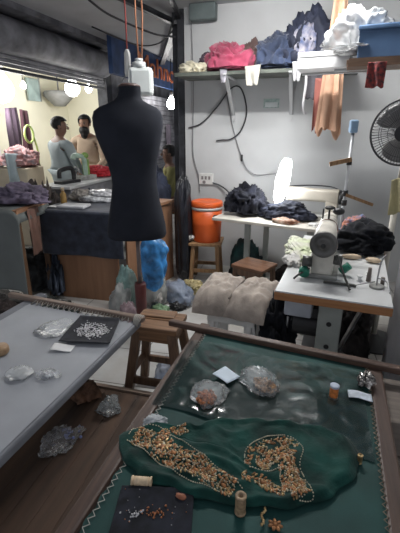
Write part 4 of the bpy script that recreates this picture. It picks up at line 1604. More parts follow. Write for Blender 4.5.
# hanging white canister and tube behind the neck
hc = thing('hanging_canister', 'white plastic canister hung on red cords behind the dress form neck', 'canister', (-1.36, 3.0, 1.755), R(20))
b = MB()
b.box((0, 0, 0.10), (0.185, 0.11, 0.20))
obj('body', b, mat('canister_white', (0.70, 0.74, 0.73), 0.35, var=0.04), hc, bevel=0.028)
b = MB()
b.cyl((-0.01, 0, 0.19), (-0.01, 0, 0.235), 0.05)
b.cyl((-0.01, 0, 0.235), (-0.01, 0, 0.26), 0.03)
obj('cap', b, mat('canister_cap', (0.66, 0.69, 0.69), 0.4), hc)
b = MB()
b.tube([(-0.012, 0, 0.25), (-0.02, 0.0, 0.55), (-0.01, 0, 0.895)], 0.006, 6)
b.tube([(0.012, 0, 0.25), (0.03, 0.01, 0.55), (0.02, 0, 0.895)], 0.006, 6)
obj('cord', b, mat('orange_cord', (0.40, 0.17, 0.09), 0.7), hc)
ht = thing('hanging_lamp_holder', 'thin white tube hanging on a red cord left of the white canister', 'tube', (-1.475, 3.02, 1.90), 0)
b = MB()
b.lathe([(0.0, 0), (0.022, 0.0), (0.026, 0.03), (0.024, 0.16), (0.012, 0.185), (0.0, 0.19)], n=20)
obj('body', b, M_whiteplastic, ht)
b = MB()
b.tube([(0, 0, 0.18), (0.004, 0.0, 0.45), (-0.01, 0, 0.75)], 0.006, 6)
obj('cord', b, mat('red_cord', (0.35, 0.07, 0.06), 0.7), ht)
b = MB()
b.tube(spline([(0.0, 0, 0.03), (-0.07, 0.02, -0.04), (-0.06, 0.02, -0.12), (0.03, 0.0, -0.16), (0.09, 0.02, -0.10)]), 0.004, 6)
obj('loop', b, M_cablegrey, ht)

# ------------------------------------------------------------------ counter behind the dress form
ct = thing('counter', 'plywood tailor counter with navy cloth over its front', 'counter', (0, 0, 0))
CF = [(-2.32, 2.90), (-1.52, 2.90), (-1.37, 3.72), (-2.28, 3.72)]
b = MB()
b.prism(CF, 0.815, 0.84)
obj('top', b, M_ply, ct)
b = MB()
b.bar((-2.22, 2.90, 0.40), (-1.63, 2.93, 0.40), 0.02, 0.80)
obj('front_panel', b, M_ply, ct)
b = MB()
b.bar((-1.555, 2.95, 0.40), (-1.405, 3.70, 0.40), 0.02, 0.80)
obj('side_panel', b, M_ply, ct)
b = MB()
b.bar((-2.25, 2.92, 0.40), (-2.25, 3.68, 0.40), 0.02, 0.80)
obj('side_panel', b, M_ply, ct)
cc = MB()


def cloth_front(u, v):
    x = -2.34 + 0.80 * u
    yf = 2.845 + 0.04 * u
    L0 = 0.55
    s = v * (L0 + 0.40)
    if s < L0:
        y = 3.40 - s * (3.40 - yf) / L0
        z = 0.848
        if s > L0 - 0.03:
            z -= 0.004
    else:
        y = yf - 0.012 - 0.012 * math.sin(u * 9) * (s - L0) / 0.4
        z = 0.842 - (s - L0)
    return (x, y, z + 0.003 * noise.noise(Vector((x * 6, s * 6, 0))))


cc.grid(cloth_front, 40, 60)
single('table_cloth', cc, M_navy, 'navy cloth draped over the counter front', 'cloth', solid=0.004)
CT = 0.852
for i, (x, y, d, rz, lb) in enumerate(((-2.02, 3.32, (0.34, 0.22, 0.055), 0.2, 'lowest shiny wrapped white bundle on counter'), (-2.0, 3.36, (0.30, 0.2, 0.05), -0.2, 'shiny wrapped grey bundle lying topmost of the counter pile'))):
    b = MB()
    b.heap((0, 0, 0), d, 101 + i, amp=0.22, freq=2.5, fold=0.7, sub=4, power=0.5)
    single('wrapped_bundle', b, mat('wrapped_white' + 'ab'[i], ((0.62, 0.63, 0.65), (0.5, 0.5, 0.52))[i], 0.2, var=0.3, scale=22), lb, 'bundle', (x, y, CT + i * 0.054), rz)
b = MB()
b.box((0, 0, 0.012), (0.26, 0.16, 0.024))
single('folded_cloth', b, mat('white_cloth', (0.66, 0.66, 0.68), 0.8), 'folded white cloth at counter front edge', 'cloth', (-2.07, 2.99, CT), R(6), bevel=0.008)
bo = thing('bottle', 'small amber bottle with pale cap on left of counter', 'bottle', (-2.28, 3.14, CT), 0)
b = MB()
b.lathe([(0.0, 0), (0.026, 0), (0.028, 0.01), (0.028, 0.085), (0.014, 0.105), (0.012, 0.12), (0, 0.12)], n=20)
obj('body', b, mat('amber', (0.50, 0.30, 0.09), 0.25), bo)
b = MB()
b.cyl((0, 0, 0.118), (0, 0, 0.145), 0.016)
obj('cap', b, M_creamth, bo)
pile((-2.22, 3.34, CT), (0.22, 0.18, 0.09), 107, mat('taupe_cloth', (0.26, 0.24, 0.22), 0.8), 'small taupe cloth heap behind the amber bottle')
b = MB()
b.box((0, 0, 0.05), (0.11, 0.09, 0.10))
single('carton', b, mat('teal_carton', (0.10, 0.22, 0.24), 0.6, var=0.2, scale=20), 'small teal carton at right of counter beside the dress form', 'box', (-1.86, 3.45, CT), R(15), bevel=0.004)
b = MB()
b.heap((0, 0, 0), (0.08, 0.07, 0.07), 109, amp=0.2, sub=4)
single('cloth_pile', b, mat('skin_cloth', (0.45, 0.28, 0.23), 0.8), 'pink beige cloth knot next to the small teal carton', 'cloth', (-1.76, 3.40, CT))

# tall black wrapped roll next to the counter and blue bag in front
pile((-1.25, 3.62, 0.0), (0.17, 0.20, 0.95), 111, mat('black_shiny', (0.020, 0.021, 0.028), 0.3, var=0.3, scale=6), 'tall black plastic wrapped roll between counter and orange cooler', 0.2, amp=0.16, freq=1.8, cat='roll', name='wrapped_roll', power=0.35)
M_bluebag = mat('blue_bag', (0.06, 0.30, 0.70), 0.35, var=0.35, scale=9)
bgm = MB()


def bluebag(u, v):
    a = u * 2 * PI
    prof = [(0.0, 0.02), (0.08, 0.062), (0.3, 0.088), (0.55, 0.095), (0.78, 0.105), (0.93, 0.09), (1.0, 0.05)]
    for i in range(len(prof) - 1):
        if prof[i][0] <= v <= prof[i + 1][0]:
            t = (v - prof[i][0]) / (prof[i + 1][0] - prof[i][0])
            rr_ = prof[i][1] * (1 - t) + prof[i + 1][1] * t
            break
    k = 1 + 0.28 * noise.noise(Vector((math.cos(a) * 1.6, math.sin(a) * 1.6, v * 5))) + 0.16 * (1 - 2 * abs(noise.noise(Vector((math.cos(a) * 4, math.sin(a) * 4, v * 6)))))
    return (math.cos(a) * rr_ * k, math.sin(a) * rr_ * k * 0.7, v * 0.47)


bgm.grid(bluebag, 48, 30)
bgr = thing('shopping_bag', 'blue plastic bag hanging below the dress form against counter side', 'plastic bag', (-1.235, 2.80, 0.21), R(10))
obj('bag', bgm, M_bluebag, bgr)
b = MB()
b.tube(spline([(-0.05, 0, 0.45), (-0.02, -0.005, 0.53), (0.0, 0, 0.56)]), 0.008, 6)
b.tube(spline([(0.06, 0, 0.44), (0.04, -0.005, 0.53), (0.0, 0, 0.56)]), 0.008, 6)
obj('handle', b, M_bluebag, bgr)
b = MB()
b.bar((-1.235, 2.80, 0.775), (-1.50, 3.00, 0.79), 0.02, 0.02)
single('hook_bar', b, M_steel, 'small steel arm at counter corner holding the blue bag', 'hook')
# rubbish on the floor
rb1 = [((-1.34, 2.98, 0), (0.26, 0.20, 0.30), 125, (0.50, 0.52, 0.50), 0.6, 'milky plastic bag heaped behind the blue bag against the counter side'),
       ((-1.50, 2.80, 0.0), (0.20, 0.14, 0.36), 128, (0.30, 0.48, 0.45), 0.55, 'tall teal tinted clear bag leaning on the counter corner'),
       ((-1.52, 2.72, 0), (0.24, 0.18, 0.24), 121, (0.50, 0.50, 0.49), 0.5, 'pale clear plastic bag heaped against the counter corner, left of maroon base'),
       ((-1.40, 2.62, 0), (0.20, 0.15, 0.14), 122, (0.42, 0.30, 0.33), 0.5, 'pinkish crumpled bag on floor left of the maroon sleeve'),
       ((-1.13, 3.12, 0), (0.36, 0.24, 0.16), 123, (0.35, 0.42, 0.55), 0.6, 'bluish clear bag pile on floor beyond the blue bag'),
       ((-1.17, 2.76, 0), (0.18, 0.14, 0.10), 124, (0.22, 0.35, 0.20), 0.75, 'greenish plastic bag on floor right of the maroon sleeve')]
for c_, d_, sd, colr, op, lb in rb1:
    bag('rubbish_bag', c_, d_, sd, plastic_film('trash_%d' % sd, colr, op, 0.3, 0.8, 18), lb, sd * 0.3)
pile((-1.27, 2.92, 0), (0.11, 0.10, 0.13), 126, mat('pale_trash', (0.5, 0.47, 0.45), 0.8), 'crumpled pale paper beneath the blue bag', cat='paper', name='paper_ball')
pile((-1.08, 2.93, 0), (0.14, 0.09, 0.05), 127, M_blackplastic, 'black shoe like scrap on white floor tiles', cat='scrap', name='black_scrap')
pile((-1.24, 2.86, 0), (0.11, 0.09, 0.06), 129, mat('dark_green_scrap', (0.03, 0.05, 0.045), 0.7), 'dark green scrap on floor beside the greenish bag', cat='scrap', name='cloth_scrap')
pile((-1.05, 3.30, 0), (0.20, 0.14, 0.12), 131, mat('yellow_trash', (0.5, 0.42, 0.22), 0.7), 'yellowish scrap by the wooden cooler stool', cat='scrap', name='cloth_scrap')
b = MB()
b.tube(spline([(-0.93, 3.02, 0.015), (-0.85, 3.10, 0.02), (-0.74, 3.10, 0.03), (-0.66, 3.16, 0.02)]), 0.014, 6)
single('wooden_stick', b, M_barx, 'dark stick lying on floor tiles before the cooler stool', 'stick')

# ------------------------------------------------------------------ grey draped table at the left edge
gt = thing('side_table', 'wooden side table hidden under grey cloth at left edge', 'table', (-2.75, 2.60, 0), R(10))
b = MB()
b.box((0, 0, 0.90), (1.0, 0.50, 0.03))
obj('top', b, M_ply, gt)
for sx in (-0.46, 0.46):
    for sy in (-0.21, 0.21):
        b = MB()
        b.box((sx, sy, 0.4425), (0.05, 0.05, 0.885))
        obj('leg', b, M_stoolleg, gt)


def drape(u, v):
    # over top then down the front
    x = -0.54 + 1.08 * u
    L0 = 0.52
    s = v * (L0 + 0.66)
    if s < L0:
        y, z = 0.26 - s, 0.918
    else:
        y = 0.26 - L0 - 0.006 - 0.015 * math.sin(u * 14) * (s - L0) / 0.7 - 0.03 * (s - L0)
        z = 0.914 - (s - L0)
    if u > 0.9:
        k = (u - 0.9) / 0.1
        z -= 0.10 * k * k
        x = -0.54 + 1.08 * (0.9 + 0.08 * math.sin(k * 1.4))
    return (x, y, z)


b = MB()
b.grid(drape, 50, 60)
M_gd = mat('grey_green_drape', (0.15, 0.165, 0.16), 0.8, var=0.08, scale=3)
single('table_cloth', b, M_gd, 'grey green cloth draped over the side table at left edge', 'cloth', (-2.75, 2.60, 0), R(10), solid=0.004)
hang('hanging_cloth', (-2.215, 2.55, 0.90), (-2.25, 2.74, 0.90), 0.40, 1.5, 0.015, mat('rust_edge', (0.19, 0.105, 0.08), 0.8), 'rust brown cloth edge hanging right of the grey drape', 'cloth', 0.9, 2, depth=(1, 0, 0))
pile((-2.40, 2.72, 0.922), (0.46, 0.30, 0.12), 133, mat('purple_grey_cloth', (0.17, 0.14, 0.20), 0.8, var=0.3, scale=12), 'purple grey cloth heap on the grey draped table', 0.1)
b = MB()
b.grid(lambda u, v: ((u - 0.5) * 0.12, (v - 0.5) * 0.07, 0.004 * math.sin(u * 4)), 8, 6)
single('paper_slip', b, M_white, 'white paper slip at left front corner of counter', 'paper', (-2.25, 2.93, 0.858), 0.2, solid=0.001)
# floor clutter at left
pile((-2.58, 3.12, 0), (0.40, 0.46, 0.34), 191, mat('clutter_a', (0.04, 0.045, 0.05), 0.7, var=0.4, scale=9), 'dark grey bundle on floor beyond the grey draped table', cat='bundle', name='cloth_bundle')
pile((-2.72, 3.40, 0), (0.34, 0.26, 0.78), 193, mat('clutter_b', (0.065, 0.05, 0.045), 0.7, var=0.4, scale=9), 'tall dark brown bundle standing left of the counter', cat='bundle', name='cloth_bundle', power=0.45)
for i, (c_, d_, col, lb) in enumerate((((-2.06, 2.50, 0), (0.40, 0.22, 0.13), (0.035, 0.045, 0.04), 'dark green bundle on floor between grey drape and plywood counter'),
                                       ((-2.62, 2.50, 0), (0.60, 0.30, 0.12), (0.05, 0.045, 0.045), 'wide low black bundle on floor beneath the grey draped table'),
                                       ((-2.30, 2.22, 0), (0.40, 0.24, 0.16), (0.07, 0.05, 0.045), 'dark brown bundle on floor under the grey drape'),
                                       ((-2.36, 3.02, 0.0), (0.16, 0.5, 0.40), (0.06, 0.075, 0.11), 'dark bluish bundle between grey drape and left end of counter'))):
    pile(c_, d_, 141 + i, mat('clutter_%d' % i, col, 0.7, var=0.4, scale=9), lb, 0.2 * i, cat='bundle', name='cloth_bundle')
pile((-1.86, 2.20, 0), (0.17, 0.10, 0.05), 151, mat('pale_shoe', (0.45, 0.40, 0.36), 0.6), 'pale beige slipper on floor behind the grey frame', cat='slipper', name='slipper')

# ------------------------------------------------------------------ opposite shop
rs = thing('roller_shutter', 'rolled up dark steel shutter drum above the opposite shop', 'shutter', (0, 0, 0))
b = MB()
b.cyl((-3.10, 1.3, 2.40), (-3.10, 5.55, 2.40), 0.17, n=28)
obj('drum', b, M_shutter, rs)
b = MB()
for i in range(5):
    b.box((-3.14 + 0.006 * i, 3.4, 2.30 - i * 0.042), (0.03, 4.3, 0.034), (0, 0.25, 0))
obj('slats', b, mat('slat_steel', (0.22, 0.22, 0.24), 0.6, 0.2, var=0.15), rs, bevel=0.008)
b = MB()
b.box((-3.12, 3.4, 2.085), (0.04, 4.3, 0.03))
obj('bottom_rail', b, M_darkmetal, rs)
wt = thing('shop_table', 'white topped table in the opposite shop where two men stand', 'table', (-2.72, 4.15, 0), R(2))
b = MB()
b.box((0, 0, 0.925), (0.42, 1.2, 0.03))
obj('top', b, M_lam, wt, bevel=0.004)
b = MB()
b.box((0.02, 0, 0.455), (0.34, 1.12, 0.91))
obj('body', b, mat('grey_cabinet', (0.28, 0.28, 0.30), 0.7, var=0.15), wt)
b = MB()
b.box((0.195, -0.35, 0.78), (0.012, 0.34, 0.2))
obj('dark_panel', b, M_navy, wt)
b = MB()
b.box((0.203, -0.30, 0.80), (0.006, 0.05, 0.04))
obj('white_mark', b, M_white, wt)
# black sewing machine on it
bm_ = thing('sewing_machine', 'black old sewing machine on shop table in front of man in grey', 'sewing machine', (-2.72, 3.86, 0.94), R(78))
bm_.scale = (0.75, 0.75, 0.75)
b = MB()
b.box((0, 0, 0.02), (0.38, 0.17, 0.04))
obj('bed', b, M_blackplastic, bm_, bevel=0.006)
b = MB()
b.tube(spline([(0.13, 0, 0.03), (0.135, 0, 0.12), (0.11, 0, 0.20), (0.03, 0, 0.215), (-0.08, 0, 0.20), (-0.14, 0, 0.18), (-0.15, 0, 0.08)]), 0.032, 10)
obj('arm', b, M_blackplastic, bm_)
b = MB()
b.torus((0.19, 0, 0.16), 0.06, 0.01, Matrix.Rotation(PI / 2, 4, 'Y'), 24, 6)
b.cyl((0.14, 0, 0.16), (0.20, 0, 0.16), 0.012)
obj('hand_wheel', b, M_steel, bm_)
gm = thing('sewing_machine', 'pale green upright sewing machine on shop table in front of bearded man', 'sewing machine', (-2.72, 4.22, 0.94), R(75))
gm.scale = (0.85, 0.85, 0.85)
b = MB()
b.box((0, 0, 0.03), (0.30, 0.17, 0.06))
obj('bed', b, M_machgrey, gm, bevel=0.006)
b = MB()
b.tube(spline([(0.02, 0, 0.05), (0.02, 0, 0.18), (0.0, 0, 0.30), (-0.10, 0, 0.335), (-0.17, 0, 0.33), (-0.19, 0, 0.29)]), 0.034, 10)
obj('arm', b, mat('mint', (0.42, 0.56, 0.46), 0.4), gm)
b = MB()
b.box((0.05, 0.02, 0.17), (0.07, 0.07, 0.22))
b.ell((0.03, 0.0, 0.33), (0.06, 0.05, 0.045))
obj('thread_cover', b, mat('leaf_green', (0.24, 0.38, 0.10), 0.5), gm)
pile((-2.72, 4.58, 0.94), (0.34, 0.34, 0.11), 161, mat('red_cloth', (0.52, 0.035, 0.05), 0.75, var=0.2), 'bright red cloth heap at right end of the shop table')

# clothes and stall at left inside the shop
sl = thing('clothes_stall', 'cream cloth covered stand below hanging maroon clothes', 'stand', (-3.86, 4.46, 0), R(10))
b = MB()
b.box((0, 0, 0.52), (0.42, 0.46, 1.04))
obj('stand', b, mat('cream_cover', (0.60, 0.52, 0.40), 0.8, var=0.06), sl, bevel=0.015)
pile((-3.84, 4.46, 1.042), (0.40, 0.46, 0.20), 163, mat('pink_pile', (0.50, 0.22, 0.20), 0.8, scale=16, col2=(0.30, 0.24, 0.26)), 'pink and grey folded clothes piled on the cream stand')
hang('hanging_garment', (-3.95, 4.44, 1.78), (-3.95, 4.66, 1.80), 0.62, 2.5, 0.03, mat('maroon_dark', (0.045, 0.028, 0.045), 0.85), 'dark plum garment hanging leftmost above the cream stand', 'garment', 1.2, 3, depth=(1, 0, 0))
hang('hanging_garment', (-3.92, 4.68, 1.78), (-3.92, 4.84, 1.76), 0.98, 2.0, 0.03, mat('maroon_red', (0.075, 0.03, 0.042), 0.85), 'long maroon garment hanging right of the dark plum garment', 'garment', 1.5, 5, depth=(1, 0, 0))
b = MB()
rp_ = []
for i in range(22):
    a = 2 * PI * i / 21 + 1.0
    rp_.append((0, math.cos(a) * 0.085, math.sin(a) * 0.11))
b.tube(rp_, 0.015, 8)
b.tube(spline([(0.0, 0.08, -0.03), (0.01, 0.12, -0.2), (0.0, 0.13, -0.4), (0.02, 0.15, -0.66)]), 0.014, 8)
single('green_rope', b, mat('lime_green', (0.48, 0.62, 0.20), 0.6), 'looped lime green rope hanging over the maroon garment', 'rope', (-3.78, 4.62, 1.46))
hang('hanging_cloth', (-3.75, 4.08, 1.24), (-3.75, 4.34, 1.22), 0.52, 1.5, 0.04, mat('pale_blue_shirt', (0.42, 0.50, 0.54), 0.8), 'pale blue shirt hanging at the left edge of the shop', 'garment', 1.1, 2, depth=(1, 0, 0))
hang('shop_curtain', (-4.1, 4.0, 2.3), (-4.1, 4.40, 2.3), 2.25, 3.0, 0.03, mat('white_curtain', (0.62, 0.62, 0.62), 0.8), 'white curtain at left end of the opposite shop', 'curtain', 1.0, 2, depth=(1, 0, 0))
b = MB()
b.box((0, 0, 0), (0.03, 0.30, 0.36))
gp = single('wall_panel', b, mat('glass_grey', (0.33, 0.42, 0.40), 0.35), 'grey green glass panel high on cream shop wall', 'panel', (-4.90, 6.25, 2.18))
b = MB()
b.box((0.018, 0.16, 0.02), (0.02, 0.02, 0.40))
obj('frame', b, M_steel, gp)
b = MB()
b.lathe([(0.0, 0.0), (0.10, 0.0), (0.26, 0.16), (0.27, 0.22), (0.24, 0.25), (0.0, 0.27)], n=32)
single('wall_dome', b, mat('grey_dome', (0.22, 0.22, 0.21), 0.6), 'broad grey shallow bowl lamp shade near cream wall above the men', 'lamp shade', (-4.65, 6.62, 1.93))
b = MB()
b.cyl((-4.65, 6.62, 2.19), (-4.65, 6.62, 2.65), 0.012)
single('shade_cord', b, M_cablegrey, 'cord holding the grey bowl lamp shade', 'cord')
b = MB()
b.box((0, 0, 0), (0.02, 0.5, 0.14))
single('poster', b, mat('orange_poster', (0.70, 0.48, 0.30), 0.6, scale=12), 'small pale orange notice beside the dark shop post', 'poster', (-3.12, 6.1, 1.86))

# facade right of the dress form
fs_ = thing('shop_sign', 'dark blue shop sign with orange letters above the far shutters', 'sign', (-2.66, 6.45, 2.42), R(90))
b = MB()
b.box((0, 0, 0), (3.0, 0.06, 0.44))
obj('board', b, mat('sign_blue', (0.035, 0.075, 0.19), 0.5, var=0.2), fs_, bevel=0.004)
cu_ = bpy.data.curves.new('letters', 'FONT')
cu_.body = 'Mahnoor'
cu_.size = 0.40
cu_.align_x = 'CENTER'
cu_.align_y = 'CENTER'
cu_.extrude = 0.008
to = bpy.data.objects.new('letters_tmp', cu_)
C.objects.link(to)
dg = bpy.context.evaluated_depsgraph_get()
me = bpy.data.meshes.new_from_object(to.evaluated_get(dg))
bpy.data.objects.remove(to)
lo = bpy.data.objects.new('letters', me)
C.objects.link(lo)
lo.data.materials.clear()
lo.data.materials.append(mat('sign_orange', (0.62, 0.18, 0.07), 0.5, var=0.08))
lo.parent = fs_
lo.location = (0.30, -0.038, 0.01)
lo.rotation_euler = (PI / 2, 0, 0)
lo.scale = (1.45, 1, 1)
b = MB()
for i in range(26):
    b.box((-2.95, 7.45, 0.06 + i * 0.08), (0.05 if i % 2 else 0.07, 2.9, 0.078))
far_sh = thing('roller_shutter', 'closed grey steel shutter below the blue shop sign', 'shutter', (0, 0, 0))
obj('slats', b, M_shutter, far_sh, bevel=0.01)
for i, (y, z, d, col, lb) in enumerate(((6.7, 1.45, 0.42, (0.10, 0.09, 0.12), 'dark small garment hanging on far grey shutter, nearer one'), (7.4, 1.62, 0.5, (0.14, 0.12, 0.15), 'dark plum garment hanging on far grey shutter, farther one'))):
    hang('hanging_garment', (-2.88, y, z), (-2.88, y + 0.28, z), d, 1.5, 0.02, mat('far_garm_%d' % i, col, 0.85), lb, 'garment', 1.2, i, depth=(1, 0, 0))
b = MB()
b.tube(spline([(0, 0, 0.0), (0.02, 0.05, 0.25), (-0.02, 0.15, 0.5), (-0.03, 0.3, 0.72)]), 0.03, 8)
single('green_hose', b, mat('teal_grey', (0.25, 0.36, 0.33), 0.6), 'grey green roll leaning behind the dress form shoulder', 'roll', (-2.15, 4.7, 0.62))
pile((-1.98, 4.45, 0.0), (0.55, 0.50, 0.95), 171, mat('navy_bundle', (0.05, 0.06, 0.10), 0.75, var=0.3), 'tall dark navy bundle behind counter right of the dress form', amp=0.2, cat='bundle', name='cloth_bundle', power=0.4)

# ------------------------------------------------------------------ people
M_skin = mat('skin', (0.22, 0.12, 0.085), 0.55, var=0.06)
M_skin2 = mat('skin_light', (0.34, 0.185, 0.12), 0.55, var=0.06)
M_hair = mat('hair', (0.012, 0.011, 0.011), 0.6, var=0.3, scale=50)


def skin_mesh(joints, edges, radii, sub=2, root=0):
    me = bpy.data.meshes.new('tmp')
    me.from_pydata(joints, edges, [])
    o = bpy.data.objects.new('tmp', me)
    C.objects.link(o)
    md = o.modifiers.new('skin', 'SKIN')
    md.use_smooth_shade = True
    for i, d in enumerate(me.skin_vertices[0].data):
        r = radii[i]
        d.radius = (r, r) if isinstance(r, (int, float)) else r
        d.use_root = (i == root)
    s = o.modifiers.new('sub', 'SUBSURF')
    s.levels = sub
    s.render_levels = sub
    dg = bpy.context.evaluated_depsgraph_get()
    m2 = bpy.data.meshes.new_from_object(o.evaluated_get(dg))
    bpy.data.objects.remove(o)
    vs = [v.co.copy() for v in m2.vertices]
    fs = [list(p.vertices) for p in m2.polygons]
    bpy.data.meshes.remove(m2)
    return vs, fs


def hand_chain(mb, wrist, d, up, s=1.0, side=1):
    """palm root, four unequal bent fingers and a side thumb, each its own short chain"""
    d = Vector(d).normalized()
    up = Vector(up).normalized()
    lat = d.cross(up).normalized() * side
    w0 = Vector(wrist)
    for k, (off, L) in enumerate(((-0.030, 0.072), (-0.010, 0.082), (0.010, 0.078), (0.029, 0.060))):
        b0 = w0 + d * 0.045 + lat * off
        b1 = w0 + d * 0.09 + lat * off * 1.1
        b2 = b1 + (d * 0.9 - up * 0.35) * L * 0.5
        b3 = b2 + (d * 0.55 - up * 0.8) * L * 0.5
        v, f = skin_mesh([tuple(w0 + d * 0.01), tuple(b0), tuple(b1), tuple(b2), tuple(b3)], [(0, 1), (1, 2), (2, 3), (3, 4)], [0.018, 0.014, 0.0095, 0.0085, 0.007], 1)
        mb.add(v, f, True)
    t0 = w0 + d * 0.025 - lat * 0.02
    t1 = t0 + d * 0.03 - lat * 0.03
    t2 = t1 + d * 0.035 - lat * 0.008 - up * 0.01
    v, f = skin_mesh([tuple(t0), tuple(t1), tuple(t2)], [(0, 1), (1, 2)], [0.014, 0.0105, 0.008], 1)
    mb.add(v, f, True)


def person(label, loc, rotz, skin, shirt, trousers, head_turn=0.0, arms=None, beard=False, sit=False, scale=1.0, head_pitch=0.0):
    root = thing('person', label, 'person', loc, rotz)
    root.scale = (scale, scale, scale)
    aL, aR = arms   # elbow, wrist each
    J, E_, Rr = [], [], []

    def add(p, r, par=None):
        J.append(tuple(p))
        Rr.append(r)
        if par is not None:
            E_.append((par, len(J) - 1))
        return len(J) - 1
    pel = add((0, 0, 0.93), (0.15, 0.105))
    wa = add((0, 0.0, 1.08), (0.135, 0.095), pel)
    ch = add((0, -0.01, 1.28), (0.165, 0.11), wa)
    nk0 = add((0, -0.01, 1.43), (0.075, 0.07), ch)
    nk = add((0, 0.0, 1.49), (0.052, 0.055), nk0)
    hd = Vector((0, 0.02, 1.60))
    h0 = add((0, 0.018, 1.545), (0.062, 0.072), nk)
    h1 = add((0, 0.012, 1.63), (0.074, 0.092), h0)
    h2 = add((0, 0.006, 1.70), (0.058, 0.072), h1)
    for sx, (el, wr) in ((-1, aL), (1, aR)):
        sh = add((sx * 0.185, -0.01, 1.40), 0.058, nk0)
        e = add(el, 0.040, sh)
        w_ = add(wr, 0.027, e)
        dv = (Vector(wr) - Vector(el)).normalized()
        add(Vector(wr) + dv * 0.055, (0.034, 0.020), w_)
        if sit:
            hp = add((sx * 0.09, 0.02, 0.88), 0.085, pel)
            kn = add((sx * 0.12, 0.42, 0.86), 0.058, hp)
            an = add((sx * 0.12, 0.44, 0.45), 0.038, kn)
            add((sx * 0.12, 0.58, 0.42), 0.034, an)
        else:
            hp = add((sx * 0.09, 0, 0.85), 0.088, pel)
            kn = add((sx * 0.10, 0.015, 0.48), 0.058, hp)
            an = add((sx * 0.11, -0.01, 0.08), 0.038, kn)
            add((sx * 0.115, 0.14, 0.035), 0.034, an)
    v, f = skin_mesh(J, E_, Rr, 2)
    HT = Matrix.Translation((0, 0, 1.5)) @ Matrix.Rotation(head_turn, 4, 'Z') @ Matrix.Rotation(head_pitch, 4, 'X') @ Matrix.Translation((0, 0, -1.5))

    def turn(p):
        if p.z > 1.50:
            k = min(1, (p.z - 1.50) / 0.04)
            return p.lerp(HT @ p, k)
        return p
    v = [turn(p) for p in v]
    mb = MB()
    mb.add(v, f, True)
    mb.ell(HT @ Vector((0, 0.106, 1.608)), (0.013, 0.015, 0.02), 8, 6, HT.to_3x3().to_4x4())
    for sx in (-1, 1):
        mb.ell(HT @ Vector((sx * 0.078, 0.005, 1.615)), (0.010, 0.02, 0.03), 8, 6, HT.to_3x3().to_4x4())
    for sx, (el, wr) in ((-1, aL), (1, aR)):
        dv = (Vector(wr) - Vector(el)).normalized()
        hand_chain(mb, Vector(wr) + dv * 0.03, dv, (0, 0, 1), 1, sx)
    obj('body', mb, skin, root)
    # hair cap
    mb = MB()
    vs_, fs_2 = [], []
    tmp = MB()
    tmp.ell((0, -0.004, 1.655), (0.083, 0.102, 0.085), 20, 14)
    keep = [i for i, p in enumerate(tmp.v) if not (p.y > 0.045 and p.z < 1.69) and p.z > 1.575]
    ks = set(keep)
    idx = {k: n_ for n_, k in enumerate(keep)}
    mb.add([HT @ tmp.v[k] for k in keep], [[idx[i] for i in fc] for fc in tmp.f if all(i in ks for i in fc)], True)
    obj('hair', mb, M_hair, root, solid=0.012)
    mb = MB()
    for sx in (-1, 1):
        mb.ell(HT @ Vector((sx * 0.032, 0.094, 1.632)), (0.011, 0.006, 0.006), 8, 6)
        mb.box(HT @ Vector((sx * 0.034, 0.096, 1.652)), (0.032, 0.008, 0.007), (0, 0, head_turn))
    obj('eyes', mb, M_hair, root, label='dark eyes and brows')
    mb = MB()
    mb.ell(HT @ Vector((0, 0.092, 1.567)), (0.020, 0.003, 0.006), 8, 6, HT.to_3x3().to_4x4())
    obj('mouth', mb, mat('lips', (0.30, 0.12, 0.10), 0.5), root)
    if beard:
        mb = MB()
        mb.ell(HT @ Vector((0, 0.055, 1.535)), (0.070, 0.062, 0.072), 16, 10, HT.to_3x3().to_4x4())
        mb.ell(HT @ Vector((0, 0.07, 1.485)), (0.048, 0.042, 0.06), 14, 8, HT.to_3x3().to_4x4())
        mb.ell(HT @ Vector((0, 0.095, 1.583)), (0.036, 0.012, 0.009), 12, 6, HT.to_3x3().to_4x4())
        obj('beard', mb, M_hair, root)
    # shirt with sleeves
    J, E_, Rr = [], [], []
    pel = add((0, 0, 0.93), (0.175, 0.13))
    wa = add((0, 0.0, 1.08), (0.155, 0.115), pel)
    ch = add((0, -0.01, 1.28), (0.182, 0.128), wa)
    nk0 = add((0, -0.01, 1.42), (0.10, 0.085), ch)
    add((0, -0.005, 1.465), (0.068, 0.068), nk0)
    if not sit:
        add((0, 0, 0.60), (0.20, 0.15), pel)
    for sx, (el, wr) in ((-1, aL), (1, aR)):
        sh = add((sx * 0.188, -0.01, 1.395), 0.074, nk0)
        e = add(el, 0.056, sh)
        w_ = add(Vector(el).lerp(Vector(wr), 0.82), 0.044, e)
    v, f = skin_mesh(J, E_, Rr, 2)
    mb = MB()
    mb.add(v, f, True)
    obj('shirt', mb, shirt, root)
    if not sit:
        mb = MB()
        for sx in (-1, 1):
            v, f = skin_mesh([(sx * 0.09, 0, 0.80), (sx * 0.10, 0.012, 0.48), (sx * 0.11, -0.005, 0.12)], [(0, 1), (1, 2)], [0.10, 0.085, 0.07], 1)
            mb.add(v, f, True)
        obj('trousers', mb, trousers, root)
    return root


